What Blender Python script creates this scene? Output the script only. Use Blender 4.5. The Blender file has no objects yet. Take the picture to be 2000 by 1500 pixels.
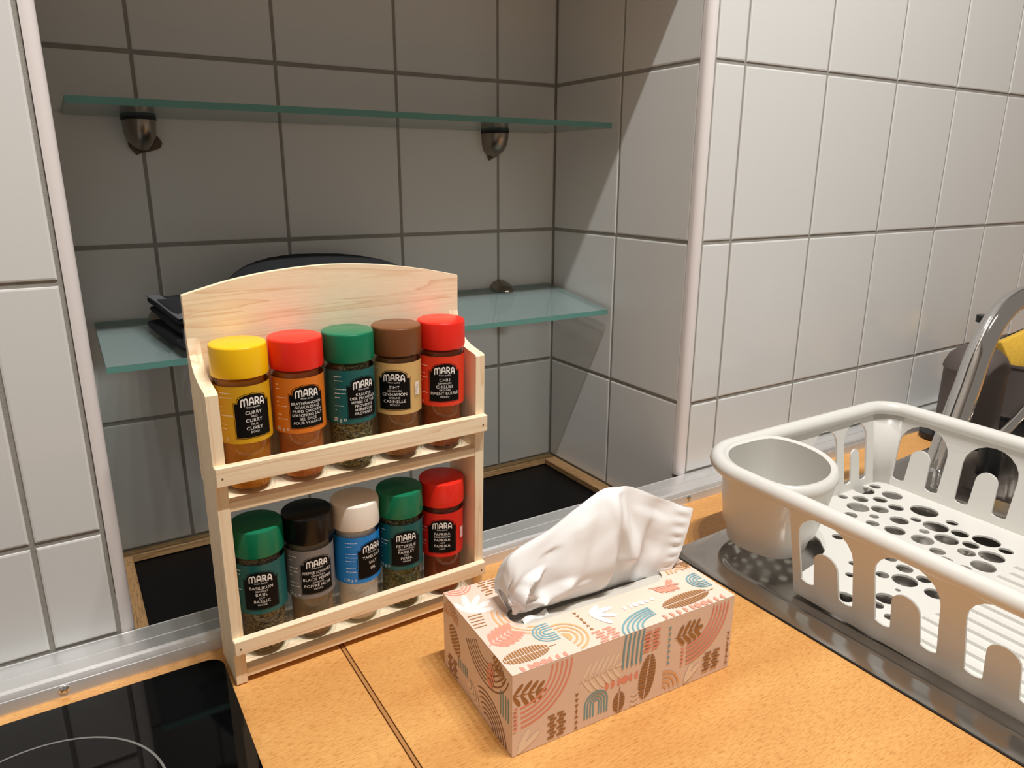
import bpy, bmesh, math, random
from mathutils import Vector, Matrix, noise
R = random.Random(7)
sc = bpy.context.scene
col = sc.collection
pi = math.pi

# ------------------------------------------------------------------ camera
cam_d = bpy.data.cameras.new('camera'); cam = bpy.data.objects.new('camera', cam_d); col.objects.link(cam)
CX, CY, CZ = Vector((0.8496, -0.5274, 0.0028)), Vector((0.1428, 0.2352, 0.9614)), Vector((-0.5077, -0.8164, 0.2751))
cam.matrix_world = Matrix(((CX.x, CY.x, CZ.x, -0.7037), (CX.y, CY.y, CZ.y, -0.6246), (CX.z, CY.z, CZ.z, 0.3899), (0, 0, 0, 1)))
cam_d.sensor_width = 36.0; cam_d.lens = 1417.34 / 2000 * 36.0; cam_d.clip_start = 0.02; cam_d.clip_end = 50
sc.camera = cam

# ------------------------------------------------------------------ world, lights, exposure
w = bpy.data.worlds.new('world'); sc.world = w; w.use_nodes = True
bg = w.node_tree.nodes['Background']; bg.inputs[0].default_value = (1.0, 0.87, 0.74, 1); bg.inputs[1].default_value = 0.195
def area(name, loc, target, sx, sy, power, colr):
    d = bpy.data.lights.new(name, 'AREA'); d.shape = 'RECTANGLE'; d.size = sx; d.size_y = sy; d.energy = power; d.color = colr
    o = bpy.data.objects.new(name, d); col.objects.link(o); o.location = loc
    o.rotation_euler = (Vector(target) - Vector(loc)).to_track_quat('-Z', 'Y').to_euler()
    return o
for k in range(5):                                   # the LEDs of one ceiling strip
    x = -0.55 + 0.14*k
    area('ceiling_led', (x, -0.62, 1.74), (x, -0.12, 0.1), 0.045, 0.025, 5.2, (1.0, 0.985, 0.955))
sc.view_settings.view_transform = 'Standard'; sc.view_settings.look = 'None'
sc.view_settings.gamma = 1.0; sc.view_settings.use_curve_mapping = False; sc.view_settings.exposure = 0.35
try:
    sc.cycles.use_denoising = True
    sc.cycles.transparent_max_bounces = 16
    sc.cycles.max_bounces = 10
except Exception: pass

# ------------------------------------------------------------------ helpers
def lin(r, g, b):
    f = lambda c: (c/255/12.92) if c/255 <= 0.04045 else ((c/255+0.055)/1.055)**2.4
    return (f(r), f(g), f(b), 1)
MATS = {}
def nt(name):
    m = bpy.data.materials.new(name); m.use_nodes = True; MATS[name] = m
    t = m.node_tree; b = t.nodes['Principled BSDF']
    return m, t, b
def mat(name, c, rough=0.5, metal=0.0, bump=0.0, bscale=200, spec=None, var=0.0, vscale=30, coat=0.0, sheen=0.0):
    if name in MATS: return MATS[name]
    m, t, b = nt(name)
    b.inputs['Base Color'].default_value = c; b.inputs['Roughness'].default_value = rough; b.inputs['Metallic'].default_value = metal
    if spec is not None: b.inputs['Specular IOR Level'].default_value = spec
    if coat: b.inputs['Coat Weight'].default_value = coat; b.inputs['Coat Roughness'].default_value = 0.08
    if sheen: b.inputs['Sheen Weight'].default_value = sheen
    if var or bump:
        tc = t.nodes.new('ShaderNodeTexCoord')
    if var:
        n = t.nodes.new('ShaderNodeTexNoise'); n.inputs['Scale'].default_value = vscale; n.inputs['Detail'].default_value = 4
        t.links.new(tc.outputs['Object'], n.inputs['Vector'])
        mx = t.nodes.new('ShaderNodeMix'); mx.data_type = 'RGBA'
        mx.inputs[6].default_value = tuple(x*(1-var) for x in c[:3])+(1,); mx.inputs[7].default_value = tuple(min(1, x*(1+var)) for x in c[:3])+(1,)
        t.links.new(n.outputs['Fac'], mx.inputs[0]); t.links.new(mx.outputs[2], b.inputs['Base Color'])
    if bump:
        n2 = t.nodes.new('ShaderNodeTexNoise'); n2.inputs['Scale'].default_value = bscale; n2.inputs['Detail'].default_value = 3
        t.links.new(tc.outputs['Object'], n2.inputs['Vector'])
        bp = t.nodes.new('ShaderNodeBump'); bp.inputs['Strength'].default_value = bump; bp.inputs['Distance'].default_value = 0.001
        t.links.new(n2.outputs['Fac'], bp.inputs['Height']); t.links.new(bp.outputs['Normal'], b.inputs['Normal'])
    return m
def ramp(t, stops):
    r = t.nodes.new('ShaderNodeValToRGB'); e = r.color_ramp.elements
    while len(e) < len(stops): e.new(0.5)
    for el, (p, c) in zip(e, stops): el.position = p; el.color = c
    return r
def pine(name, axis, c1, c2, c3, scale=1.0):
    """pale pine with long growth lines running along `axis`"""
    m, t, b = nt(name)
    tc = t.nodes.new('ShaderNodeTexCoord'); mp = t.nodes.new('ShaderNodeMapping')
    s = [70*scale]*3; s['xyz'.index(axis)] = 4*scale
    mp.inputs['Scale'].default_value = s; t.links.new(tc.outputs['Object'], mp.inputs['Vector'])
    n = t.nodes.new('ShaderNodeTexNoise'); n.inputs['Scale'].default_value = 1.0; n.inputs['Detail'].default_value = 2; n.inputs['Distortion'].default_value = 0.6
    t.links.new(mp.outputs[0], n.inputs['Vector'])
    mu = t.nodes.new('ShaderNodeMath'); mu.operation = 'MULTIPLY'; mu.inputs[1].default_value = 5.0; t.links.new(n.outputs['Fac'], mu.inputs[0])
    fr = t.nodes.new('ShaderNodeMath'); fr.operation = 'FRACT'; t.links.new(mu.outputs[0], fr.inputs[0])
    r = ramp(t, [(0.0, c1), (0.6, c1), (0.86, c2), (0.95, c3), (1.0, c1)])
    t.links.new(fr.outputs[0], r.inputs[0])
    mp2 = t.nodes.new('ShaderNodeMapping'); s2 = [900]*3; s2['xyz'.index(axis)] = 30
    mp2.inputs['Scale'].default_value = s2; t.links.new(tc.outputs['Object'], mp2.inputs['Vector'])
    n2 = t.nodes.new('ShaderNodeTexNoise'); n2.inputs['Scale'].default_value = 1; t.links.new(mp2.outputs[0], n2.inputs['Vector'])
    mx = t.nodes.new('ShaderNodeMix'); mx.data_type = 'RGBA'; mx.blend_type = 'MULTIPLY'; mx.inputs[0].default_value = 0.14
    t.links.new(r.outputs[0], mx.inputs[6]); t.links.new(n2.outputs['Fac'], mx.inputs[7])
    gm = t.nodes.new('ShaderNodeGamma'); gm.inputs[1].default_value = 0.64; t.links.new(mx.outputs[2], gm.inputs[0])
    t.links.new(gm.outputs[0], b.inputs['Base Color'])
    b.inputs['Roughness'].default_value = 0.6; b.inputs['Specular IOR Level'].default_value = 0.25
    bp = t.nodes.new('ShaderNodeBump'); bp.inputs['Strength'].default_value = 0.15; bp.inputs['Distance'].default_value = 0.0005
    t.links.new(n2.outputs['Fac'], bp.inputs['Height']); t.links.new(bp.outputs['Normal'], b.inputs['Normal'])
    return m
def clear(name, tint, rough=0.02, ior=1.5, extra=0.0, milk=0.0, milkc=(0.6, 0.75, 0.75, 1)):
    """thin clear glass: tinted see-through mixed with a mirror by Fresnel"""
    m = bpy.data.materials.new(name); m.use_nodes = True; MATS[name] = m
    t = m.node_tree; t.nodes.clear()
    o = t.nodes.new('ShaderNodeOutputMaterial'); tr = t.nodes.new('ShaderNodeBsdfTransparent'); gl = t.nodes.new('ShaderNodeBsdfGlossy')
    tr.inputs[0].default_value = tint; gl.inputs['Roughness'].default_value = rough
    fz = t.nodes.new('ShaderNodeFresnel'); fz.inputs[0].default_value = ior
    ge = t.nodes.new('ShaderNodeNewGeometry'); sb = t.nodes.new('ShaderNodeMath'); sb.operation = 'SUBTRACT'; sb.inputs[0].default_value = 1.0; t.links.new(ge.outputs['Backfacing'], sb.inputs[1])
    ml = t.nodes.new('ShaderNodeMath'); ml.operation = 'MULTIPLY'; t.links.new(fz.outputs[0], ml.inputs[0]); t.links.new(sb.outputs[0], ml.inputs[1])   # mirror on the outer skin only
    mx = t.nodes.new('ShaderNodeMixShader'); t.links.new(ml.outputs[0], mx.inputs[0])
    if milk:
        df = t.nodes.new('ShaderNodeBsdfDiffuse'); df.inputs[0].default_value = milkc
        m2 = t.nodes.new('ShaderNodeMixShader'); m2.inputs[0].default_value = milk
        t.links.new(tr.outputs[0], m2.inputs[1]); t.links.new(df.outputs[0], m2.inputs[2]); t.links.new(m2.outputs[0], mx.inputs[1])
    else: t.links.new(tr.outputs[0], mx.inputs[1])
    t.links.new(gl.outputs[0], mx.inputs[2]); t.links.new(mx.outputs[0], o.inputs[0])
    return m

def tag(o, label=None, cat=None, group=None, kind=None):
    if label: o['label'] = label
    if cat: o['category'] = cat
    if group: o['group'] = group
    if kind: o['kind'] = kind
    return o
def empty(name, loc, rot=(0, 0, 0)):
    o = bpy.data.objects.new(name, None); col.objects.link(o); o.location = loc; o.rotation_euler = rot; o.empty_display_size = 0.02
    return o
def link(name, me, parent=None, loc=None):
    o = bpy.data.objects.new(name, me); col.objects.link(o); o.parent = parent
    if loc: o.location = loc
    return o
def smooth(me, angle=40):
    me.polygons.foreach_set('use_smooth', [True]*len(me.polygons))
    bm = bmesh.new(); bm.from_mesh(me); a = math.radians(angle)
    for e in bm.edges:
        if len(e.link_faces) == 2 and e.calc_face_angle(0) > a: e.smooth = False
    bm.to_mesh(me); bm.free()
def bm_obj(name, bm, m, parent=None, sm=None, loc=None):
    bmesh.ops.recalc_face_normals(bm, faces=bm.faces)
    me = bpy.data.meshes.new(name); bm.to_mesh(me); bm.free()
    for x in (m if isinstance(m, (list, tuple)) else [m]): me.materials.append(x)
    if sm: smooth(me, sm)
    return link(name, me, parent, loc)
def raw_obj(name, v, f, m, parent=None, sm=None, idx=None, loc=None):
    me = bpy.data.meshes.new(name); me.from_pydata(v, [], f); me.update()
    for x in (m if isinstance(m, (list, tuple)) else [m]): me.materials.append(x)
    if idx: me.polygons.foreach_set('material_index', idx)
    if sm: smooth(me, sm)
    return link(name, me, parent, loc)
def box_bm(x0, x1, y0, y1, z0, z1, bev=0.0, seg=1, bm=None):
    own = bm is None
    b = bmesh.new()
    vs = bmesh.ops.create_cube(b, size=1)['verts']
    for v in vs: v.co = Vector(((x0+x1)/2 + v.co.x*(x1-x0), (y0+y1)/2 + v.co.y*(y1-y0), (z0+z1)/2 + v.co.z*(z1-z0)))
    if bev: bmesh.ops.bevel(b, geom=b.edges[:], offset=bev, segments=seg, affect='EDGES', profile=0.5)
    if own: return b
    me = bpy.data.meshes.new('t'); b.to_mesh(me); b.free(); bm.from_mesh(me); bpy.data.meshes.remove(me)
    return bm
def box(name, x0, x1, y0, y1, z0, z1, m, parent=None, bev=0.0, seg=1):
    return bm_obj(name, box_bm(x0, x1, y0, y1, z0, z1, bev, seg), m, parent, 50 if seg > 1 else None)
def lathe(name, prof, m, parent=None, n=40, c=(0, 0, 0), sm=35, idx=None):
    """profile of (r, z) turned about z; r = 0 closes"""
    v, f, rings = [], [], []
    for r, z in prof:
        if r <= 1e-7: rings.append([len(v)]); v.append((c[0], c[1], c[2]+z))
        else:
            rings.append(list(range(len(v), len(v)+n)))
            v += [(c[0]+r*math.cos(2*pi*k/n), c[1]+r*math.sin(2*pi*k/n), c[2]+z) for k in range(n)]
    mi = []
    for q, (a, b) in enumerate(zip(rings, rings[1:])):
        for k in range(n):
            k2 = (k+1) % n
            if len(a) == 1 and len(b) == 1: continue
            if len(a) == 1: f.append((a[0], b[k], b[k2]))
            elif len(b) == 1: f.append((a[k], b[0], a[k2]))
            else: f.append((a[k], b[k], b[k2], a[k2]))
            mi.append(idx[q] if idx else 0)
    bm = bmesh.new(); me = bpy.data.meshes.new(name); me.from_pydata(v, [], f)
    me.polygons.foreach_set('material_index', mi); bm.from_mesh(me); bpy.data.meshes.remove(me)
    return bm_obj(name, bm, m, parent, sm)
def fill2d(outer, holes=()):
    """triangulate a polygon with holes; returns verts2d, tris, loops(index lists)"""
    bm = bmesh.new(); loops = []
    for lp in [outer]+list(holes):
        vs = [bm.verts.new((p[0], p[1], 0)) for p in lp]; loops.append(vs)
        for a, b in zip(vs, vs[1:]+vs[:1]): bm.edges.new((a, b))
    bm.verts.index_update()
    bmesh.ops.triangle_fill(bm, use_beauty=True, edges=bm.edges[:], normal=(0, 0, 1))
    bm.verts.index_update()
    v = [(x.co.x, x.co.y) for x in bm.verts]; f = [[x.index for x in fc.verts] for fc in bm.faces]
    lp = [[x.index for x in l] for l in loops]; bm.free()
    return v, f, lp
def plate(name, outer, holes, fn, d0, d1, m, parent=None, sm=None):
    """polygon with holes extruded between offsets d0, d1; fn(u, v, d) -> xyz"""
    v2, tri, loops = fill2d(outer, holes); n = len(v2)
    v = [fn(a, b, d0) for a, b in v2]+[fn(a, b, d1) for a, b in v2]
    f = [t for t in tri]+[[i+n for i in reversed(t)] for t in tri]
    for lp in loops:
        for a, b in zip(lp, lp[1:]+lp[:1]): f.append([a, b, b+n, a+n])
    bm = bmesh.new(); me = bpy.data.meshes.new('t'); me.from_pydata(v, [], f); bm.from_mesh(me); bpy.data.meshes.remove(me)
    return bm_obj(name, bm, m, parent, sm)
def tube(name, pts, rad, m, parent=None, n=16, closed=False, sy=1.0, caps=True):
    pts = [Vector(p) for p in pts]; N = len(pts); v, f = [], []
    rads = rad if isinstance(rad, (list, tuple)) else [rad]*N
    up = Vector((0, 0, 1)); prev = None
    for i, p in enumerate(pts):
        a = pts[i-1] if (i or closed) else p; b = pts[(i+1) % N] if (i < N-1 or closed) else p
        t = (b-a).normalized()
        if prev is None: s = t.cross(up if abs(t.z) < 0.95 else Vector((0, 1, 0))).normalized()
        else: s = (prev - t*prev.dot(t)).normalized()
        prev = s; u = s.cross(t).normalized()
        for k in range(n):
            q = 2*pi*k/n; v.append(p + s*math.cos(q)*rads[i] + u*math.sin(q)*rads[i]*sy)
    for i in range(N if closed else N-1):
        for k in range(n):
            k2 = (k+1) % n; j = (i+1) % N
            f.append((i*n+k, i*n+k2, j*n+k2, j*n+k))
    if not closed and caps: f.append(list(range(n))[::-1]); f.append([(N-1)*n+k for k in range(n)])
    bm = bmesh.new(); me = bpy.data.meshes.new('t'); me.from_pydata([tuple(x) for x in v], [], f); bm.from_mesh(me); bpy.data.meshes.remove(me)
    return bm_obj(name, bm, m, parent, 60)
def rrect(x0, x1, y0, y1, r, n=6):
    rs = r if isinstance(r, (list, tuple)) else [r]*4   # corners: (x1,y1),(x0,y1),(x0,y0),(x1,y0), counter-clockwise
    out = []
    for (cx, cy, a), q in zip(((x1, y1, 0), (x0, y1, 90), (x0, y0, 180), (x1, y0, 270)), rs):
        ox = cx-q if cx == x1 else cx+q; oy = cy-q if cy == y1 else cy+q
        if q <= 1e-6: out.append((cx, cy)); continue
        for k in range(n+1):
            t = math.radians(a+90*k/n); out.append((ox+q*math.cos(t), oy+q*math.sin(t)))
    return out
def catmull(P, n=8):
    P = [Vector(p) for p in P]; out = []
    for i in range(len(P)-1):
        p0, p1, p2, p3 = P[max(i-1, 0)], P[i], P[i+1], P[min(i+2, len(P)-1)]
        for k in range(n):
            t = k/n
            out.append(0.5*((2*p1)+(p2-p0)*t+(2*p0-5*p1+4*p2-p3)*t*t+(3*p1-p0-3*p2+p3)*t**3))
    out.append(P[-1]); return out
def text2d(s, size, spacing=1.0, bold=0.0):
    c = bpy.data.curves.new('t', 'FONT'); c.body = s; c.size = size; c.align_x = 'CENTER'; c.space_character = spacing; c.offset = bold; c.resolution_u = 3
    o = bpy.data.objects.new('t', c); col.objects.link(o)
    dg = bpy.context.evaluated_depsgraph_get(); me = bpy.data.meshes.new_from_object(o.evaluated_get(dg))
    v = [(x.co.x, x.co.y) for x in me.vertices]; f = [list(p.vertices) for p in me.polygons]
    bpy.data.objects.remove(o); bpy.data.curves.remove(c); bpy.data.meshes.remove(me)
    return v, f

# ------------------------------------------------------------------ materials
tile_m = mat('glazed_white_tile', lin(219, 219, 217), 0.13, bump=0.05, bscale=14, spec=0.5)
grout_m = mat('grey_grout', lin(152, 148, 141), 0.9, bump=0.3, bscale=900, var=0.18, vscale=90)
trimw_m = mat('white_corner_profile', lin(226, 219, 217), 0.3)
alu_m = mat('brushed_aluminium', lin(240, 240, 240), 0.38, 0.8, bump=0.05, bscale=300, var=0.12, vscale=25)
chrome_m = mat('chrome', lin(215, 215, 215), 0.06, 1.0)
nickel_m = mat('satin_nickel', lin(150, 140, 128), 0.28, 1.0)
rubber_m = mat('black_rubber', lin(12, 12, 12), 0.6)
hob_m = mat('black_ceramic_glass', lin(7, 7, 8), 0.04, spec=0.5)
mark_m = mat('grey_print', lin(120, 118, 115), 0.4)
plaster_m = mat('white_plaster', lin(225, 220, 212), 0.9)
nfloor_m = mat('black_laminate', lin(8, 7, 8), 0.45, spec=0.2, var=0.3, vscale=60)
white_p = mat('white_plastic', lin(221, 219, 213), 0.28)
taupe_m = mat('taupe_ceramic', lin(88, 78, 74), 0.55)
blackp_m = mat('black_plastic', lin(17, 17, 18), 0.35)
cloth_m = mat('black_cloth', lin(17, 18, 24), 0.95, bump=0.8, bscale=1500, var=0.4, vscale=400)
clothg_m = mat('grey_cloth', lin(85, 86, 90), 0.95, bump=0.8, bscale=1500)
sponge_m = mat('yellow_sponge', lin(238, 190, 70), 0.95, bump=1.0, bscale=900, var=0.2, vscale=300)
pad_m = mat('brown_adhesive', lin(96, 82, 68), 0.8, var=0.25, vscale=300, bump=0.5, bscale=500)
paper_m = mat('white_tissue_paper', lin(238, 236, 234), 0.9, bump=0.05, bscale=900)
film_m = mat('grey_film', lin(206, 201, 192), 0.3)
inside_m = mat('grey_cardboard', lin(120, 112, 102), 0.9)
pine_x = pine('pine_grain_x', 'x', lin(255, 224, 176), lin(246, 206, 156), lin(230, 182, 130))
pine_z = pine('pine_grain_z', 'z', lin(255, 224, 176), lin(246, 206, 156), lin(230, 182, 130))
edging_m = pine('stained_edging', 'x', lin(136, 94, 50), lin(100, 64, 30), lin(64, 40, 20), 3.0)
edgingy_m = pine('stained_edging_y', 'y', lin(122, 82, 42), lin(92, 58, 28), lin(58, 36, 18), 5.0)
shelfglass_m = clear('shelf_glass', (0.90, 0.95, 0.94, 1), 0.03, 1.5, milk=0.45, milkc=(0.29, 0.37, 0.365, 1))
jarglass_m = clear('jar_glass', (0.97, 0.985, 0.98, 1), 0.03, 1.45)
m, t, b = nt('shelf_glass_edge'); b.inputs['Base Color'].default_value = lin(96, 150, 140); b.inputs['Roughness'].default_value = 0.2; b.inputs['Transmission Weight'].default_value = 0.25
edge_m = m
# stainless steel with fine scratches
m, t, b = nt('stainless_steel'); b.inputs['Metallic'].default_value = 1; b.inputs['Base Color'].default_value = lin(192, 188, 184); b.inputs['Roughness'].default_value = 0.2
tc = t.nodes.new('ShaderNodeTexCoord'); n1 = t.nodes.new('ShaderNodeTexNoise'); n1.inputs['Scale'].default_value = 35; n1.inputs['Detail'].default_value = 6
t.links.new(tc.outputs['Object'], n1.inputs['Vector']); rr = ramp(t, [(0.3, (0.10,)*3+(1,)), (0.75, (0.30,)*3+(1,))])
t.links.new(n1.outputs['Fac'], rr.inputs[0]); t.links.new(rr.outputs[0], b.inputs['Roughness']); steel_m = m
# beech laminate: fine short dark flecks on warm orange
m, t, b = nt('beech_laminate'); tc = t.nodes.new('ShaderNodeTexCoord')
mp = t.nodes.new('ShaderNodeMapping'); mp.inputs['Scale'].default_value = (120, 640, 640); t.links.new(tc.outputs['Object'], mp.inputs['Vector'])
n1 = t.nodes.new('ShaderNodeTexNoise'); n1.inputs['Scale'].default_value = 1.3; n1.inputs['Detail'].default_value = 3; n1.inputs['Roughness'].default_value = 0.6; t.links.new(mp.outputs[0], n1.inputs['Vector'])
r1 = ramp(t, [(0.30, lin(194, 132, 70)), (0.44, lin(219, 163, 95)), (0.62, lin(229, 175, 107))]); t.links.new(n1.outputs['Fac'], r1.inputs[0])
mp2 = t.nodes.new('ShaderNodeMapping'); mp2.inputs['Scale'].default_value = (6, 26, 20); t.links.new(tc.outputs['Object'], mp2.inputs['Vector'])
n2 = t.nodes.new('ShaderNodeTexNoise'); n2.inputs['Scale'].default_value = 1; n2.inputs['Detail'].default_value = 3; t.links.new(mp2.outputs[0], n2.inputs['Vector'])
r2 = ramp(t, [(0.3, lin(238, 226, 214)), (0.7, (1, 1, 1, 1))]); t.links.new(n2.outputs['Fac'], r2.inputs[0])
mx = t.nodes.new('ShaderNodeMix'); mx.data_type = 'RGBA'; mx.blend_type = 'MULTIPLY'; mx.inputs[0].default_value = 1
t.links.new(r1.outputs[0], mx.inputs[6]); t.links.new(r2.outputs[0], mx.inputs[7]); t.links.new(mx.outputs[2], b.inputs['Base Color'])
b.inputs['Roughness'].default_value = 0.42; b.inputs['Specular IOR Level'].default_value = 0.35; beech_m = m
joint_m = mat('brown_joint', lin(176, 124, 70), 0.6)

# ------------------------------------------------------------------ the setting: tiled walls with a recess
XL, XC, D = -0.6925, -0.0603, 0.2923           # recess left face, right face, depth
ZT = 0.676                                      # top of the recess
ROWS = [-0.088, 0.113, 0.314, 0.515, 0.716]     # course lines
GV, GH = 0.0036, 0.0046                         # joint widths
tile_cache = {}
def tile_mesh(wd, ht):
    k = (round(wd, 4), round(ht, 4))
    if k in tile_cache: return tile_cache[k]
    bm = bmesh.new(); q = 0.0012
    loop = lambda s, y: [bm.verts.new((x*(wd/2-s), y, z*(ht/2-s))) for x, z in ((-1, -1), (1, -1), (1, 1), (-1, 1))]
    L = [loop(0, 0.007), loop(0, q), loop(q*0.3, q*0.3), loop(q*1.4, 0)]
    for a, b_ in zip(L, L[1:]):
        for i in range(4): bm.faces.new((a[i], a[(i+1) % 4], b_[(i+1) % 4], b_[i]))
    bm.faces.new(L[-1]); bm.faces.new(L[0][::-1])
    bmesh.ops.recalc_face_normals(bm, faces=bm.faces)
    me = bpy.data.meshes.new('tile'); bm.to_mesh(me); bm.free(); me.materials.append(tile_m); tile_cache[k] = me
    return me
def tiles(wall, cols, zlo, zhi, place, rz):
    for a, b_ in zip(cols, cols[1:]):
        for z0, z1 in zip(ROWS, ROWS[1:]):
            lo, hi = max(z0, zlo), min(z1, zhi)
            if hi-lo < 0.01: continue
            w0 = b_-a-GV; h0 = hi-lo-(GH if True else 0)
            o = link('tile', tile_mesh(w0, h0), wall); p = place((a+b_)/2)
            o.location = (p[0], p[1], (lo+hi)/2); o.rotation_euler = (R.uniform(-.0022, .0022), 0, rz+R.uniform(-.0022, .0022))
G = 0.0013
wl = tag(box('wall_left', -1.30, -0.7028, G, 0.05, 0.016, 1.75, grout_m), kind='structure')
tiles(wl, [-1.202, -1.052, -0.902, -0.752, -0.7040], 0.0185, 0.715, lambda u: (u, 0), 0)
wr = tag(box('wall_right', -0.050, 1.55, G, 0.05, 0.016, 1.75, grout_m), kind='structure')
tiles(wr, [-0.0490]+[0.15*k for k in range(0, 10)], 0.0185, 0.715, lambda u: (u, 0), 0)
wb = tag(box('wall_back', XL-0.02, XC+0.02, D+G, D+0.05, -0.10, 0.70, grout_m), kind='structure')
tiles(wb, [XL, -0.6074, -0.4574, -0.3074, -0.1574, XC], -0.049, ZT, lambda u: (u, D), 0)
wn = tag(box('wall_recess_right', XC+G, XC+0.0095, 0.012, D+0.02, -0.10, 0.70, grout_m), kind='structure')
tiles(wn, [0.0115, 0.1468, D], -0.049, ZT, lambda u: (XC, u), -pi/2)
wq = tag(box('wall_recess_left', XL-0.0095, XL-G, 0.012, D+0.02, -0.10, 0.70, grout_m), kind='structure')
tiles(wq, [0.0115, 0.1468, D], -0.049, ZT, lambda u: (XL, u), pi/2)
tag(box('wall_added_shade', -1.34, -1.30, -2.6, 0.05, -0.90, 1.75, mat('shade_wall_grey', lin(168, 158, 148), 0.8)), kind='structure')  # unseen wall, added to cut ambient light on left-facing sides
tag(box('wall_above', XL-0.0095, XC+0.0095, 0.0, D+0.05, ZT, 1.75, plaster_m), kind='structure')
def corner_trim(name, x0, x1, flip):
    rr_ = 0.0085; pr = [(x1, 0.012), (x0, 0.012)] if flip else [(x0, 0.012), (x1, 0.012)]
    P = []
    if not flip:   # rounded corner towards +x (left jamb)
        P = [(x0, 0.0125), (x0, 0.0)]+[(x1-rr_+rr_*math.sin(a), rr_-rr_*math.cos(a)) for a in [k*pi/2/7 for k in range(8)]]+[(x1, 0.0125)]
    else:
        P = [(x1, 0.0125), (x1, 0.0)]+[(x0+rr_-rr_*math.sin(a), rr_-rr_*math.cos(a)) for a in [k*pi/2/7 for k in range(8)]]+[(x0, 0.0125)]
    o = plate(name, P, [], lambda u, v, d: (u, v, d), 0.017, ZT, trimw_m, None, 35)
    return tag(o, kind='structure')
corner_trim('trim_1', -0.7022, XL+0.0004, False)
corner_trim('trim_2', XC-0.0004, -0.0506, True)
# recess floor: black laminate framed by stained edging strips
tag(box('recess_floor', XL, XC, 0.0, D, -0.075, -0.058, nfloor_m), kind='structure')
tag(box('floor', -1.30, 1.55, -2.6, D+0.05, -0.92, -0.90, mat('dark_floor', lin(110, 100, 90), 0.6, var=0.1)), kind='structure')
tag(box('trim_3', XL+0.001, XC-0.001, D-0.017, D-0.001, -0.0575, -0.0475, edging_m, None, 0.0012), kind='structure')
tag(box('trim_4', XC-0.021, XC-0.001, 0.002, D-0.0175, -0.0575, -0.0475, edgingy_m, None, 0.0012), kind='structure')
tag(box('trim_5', XL+0.001, XL+0.0145, 0.002, D-0.0175, -0.0575, -0.0475, edgingy_m, None, 0.0012), kind='structure')

# aluminium sealing strip along the wall
st = empty('wall_sealing_strip', (0, 0, 0)); tag(st, 'brushed aluminium sealing strip running along the foot of the tiled walls', 'metal strip')
pr = [(0.0, 0.0), (0.0, 0.0172), (-0.0008, 0.0184), (-0.0018, 0.0180), (-0.017, 0.0166), (-0.0174, 0.0160), (-0.0180, 0.0164), (-0.0300, 0.0150), (-0.0330, 0.0138), (-0.0348, 0.0110), (-0.0354, 0.0096), (-0.0362, 0.0094), (-0.0385, 0.0010), (-0.0385, 0.0)]
plate('profile', pr, [], lambda u, v, d: (d, u, v), -1.30, 1.55, alu_m, st, 12)
for x in (-0.7469, -0.0798):
    s_ = lathe('screw', [(0, 0.0022), (0.0014, 0.0022), (0.0014, 0.0012), (0.0022, 0.0022), (0.0036, 0.0012), (0.0042, 0), (0, 0)], chrome_m, st, 20)
    s_.location = (x, -0.0372, 0.0055); s_.rotation_euler = (math.radians(100), 0, 0)

# ------------------------------------------------------------------ worktops, joint, hob
SX = -0.5427
w1 = box('worktop', -1.30, SX-0.0021, -0.66, -0.0005, -0.038, 0.0, beech_m, None, 0.0007); tag(w1, 'beech laminate worktop left of the joint, holding the black hob', 'worktop')
BX0, BX1, BY0, BY1 = 0.262, 0.60, -0.50, -0.150
w2 = plate('worktop', [(SX+0.0021, -0.66), (1.5, -0.66), (1.5, -0.0005), (SX+0.0021, -0.0005)], [[(-0.176, -0.55), (0.69, -0.55), (0.69, -0.084), (-0.176, -0.128)]], lambda u, v, d: (u, v, d), -0.038, 0.0, beech_m)
tag(w2, 'beech laminate worktop right of the joint, under the tissue box and sink', 'worktop')
tag(box('joint_strip', SX-0.0013, SX+0.0013, -0.66, -0.0005, -0.030, -0.0004, joint_m), 'thin brown joint strip between the two beech worktops', 'joint strip')
hb = empty('ceramic_hob', (-0.88, -0.30, 0)); tag(hb, 'black glass ceramic hob at the lower left corner', 'hob')
plate('glass_plate', rrect(-1.20+0.88, -0.6345+0.88, -0.56+0.30, -0.0555+0.30, 0.013), [], lambda u, v, d: (u, v, d), 0.0002, 0.0045, hob_m, hb)
def ring_flat(name, cx, cy, r, wd, z, m, parent, n=72):
    v = []; f = []
    for k in range(n):
        a = 2*pi*k/n
        for q in (r-wd/2, r+wd/2): v.append((cx+q*math.cos(a), cy+q*math.sin(a), z))
    for k in range(n): j = (k+1) % n; f.append((2*k, 2*k+1, 2*j+1, 2*j))
    return raw_obj(name, v, f, m, parent)
ring_flat('cooking_zone_ring', -0.768+0.88, -0.172+0.30, 0.0775, 0.0016, 0.0047, mark_m, hb)

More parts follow.
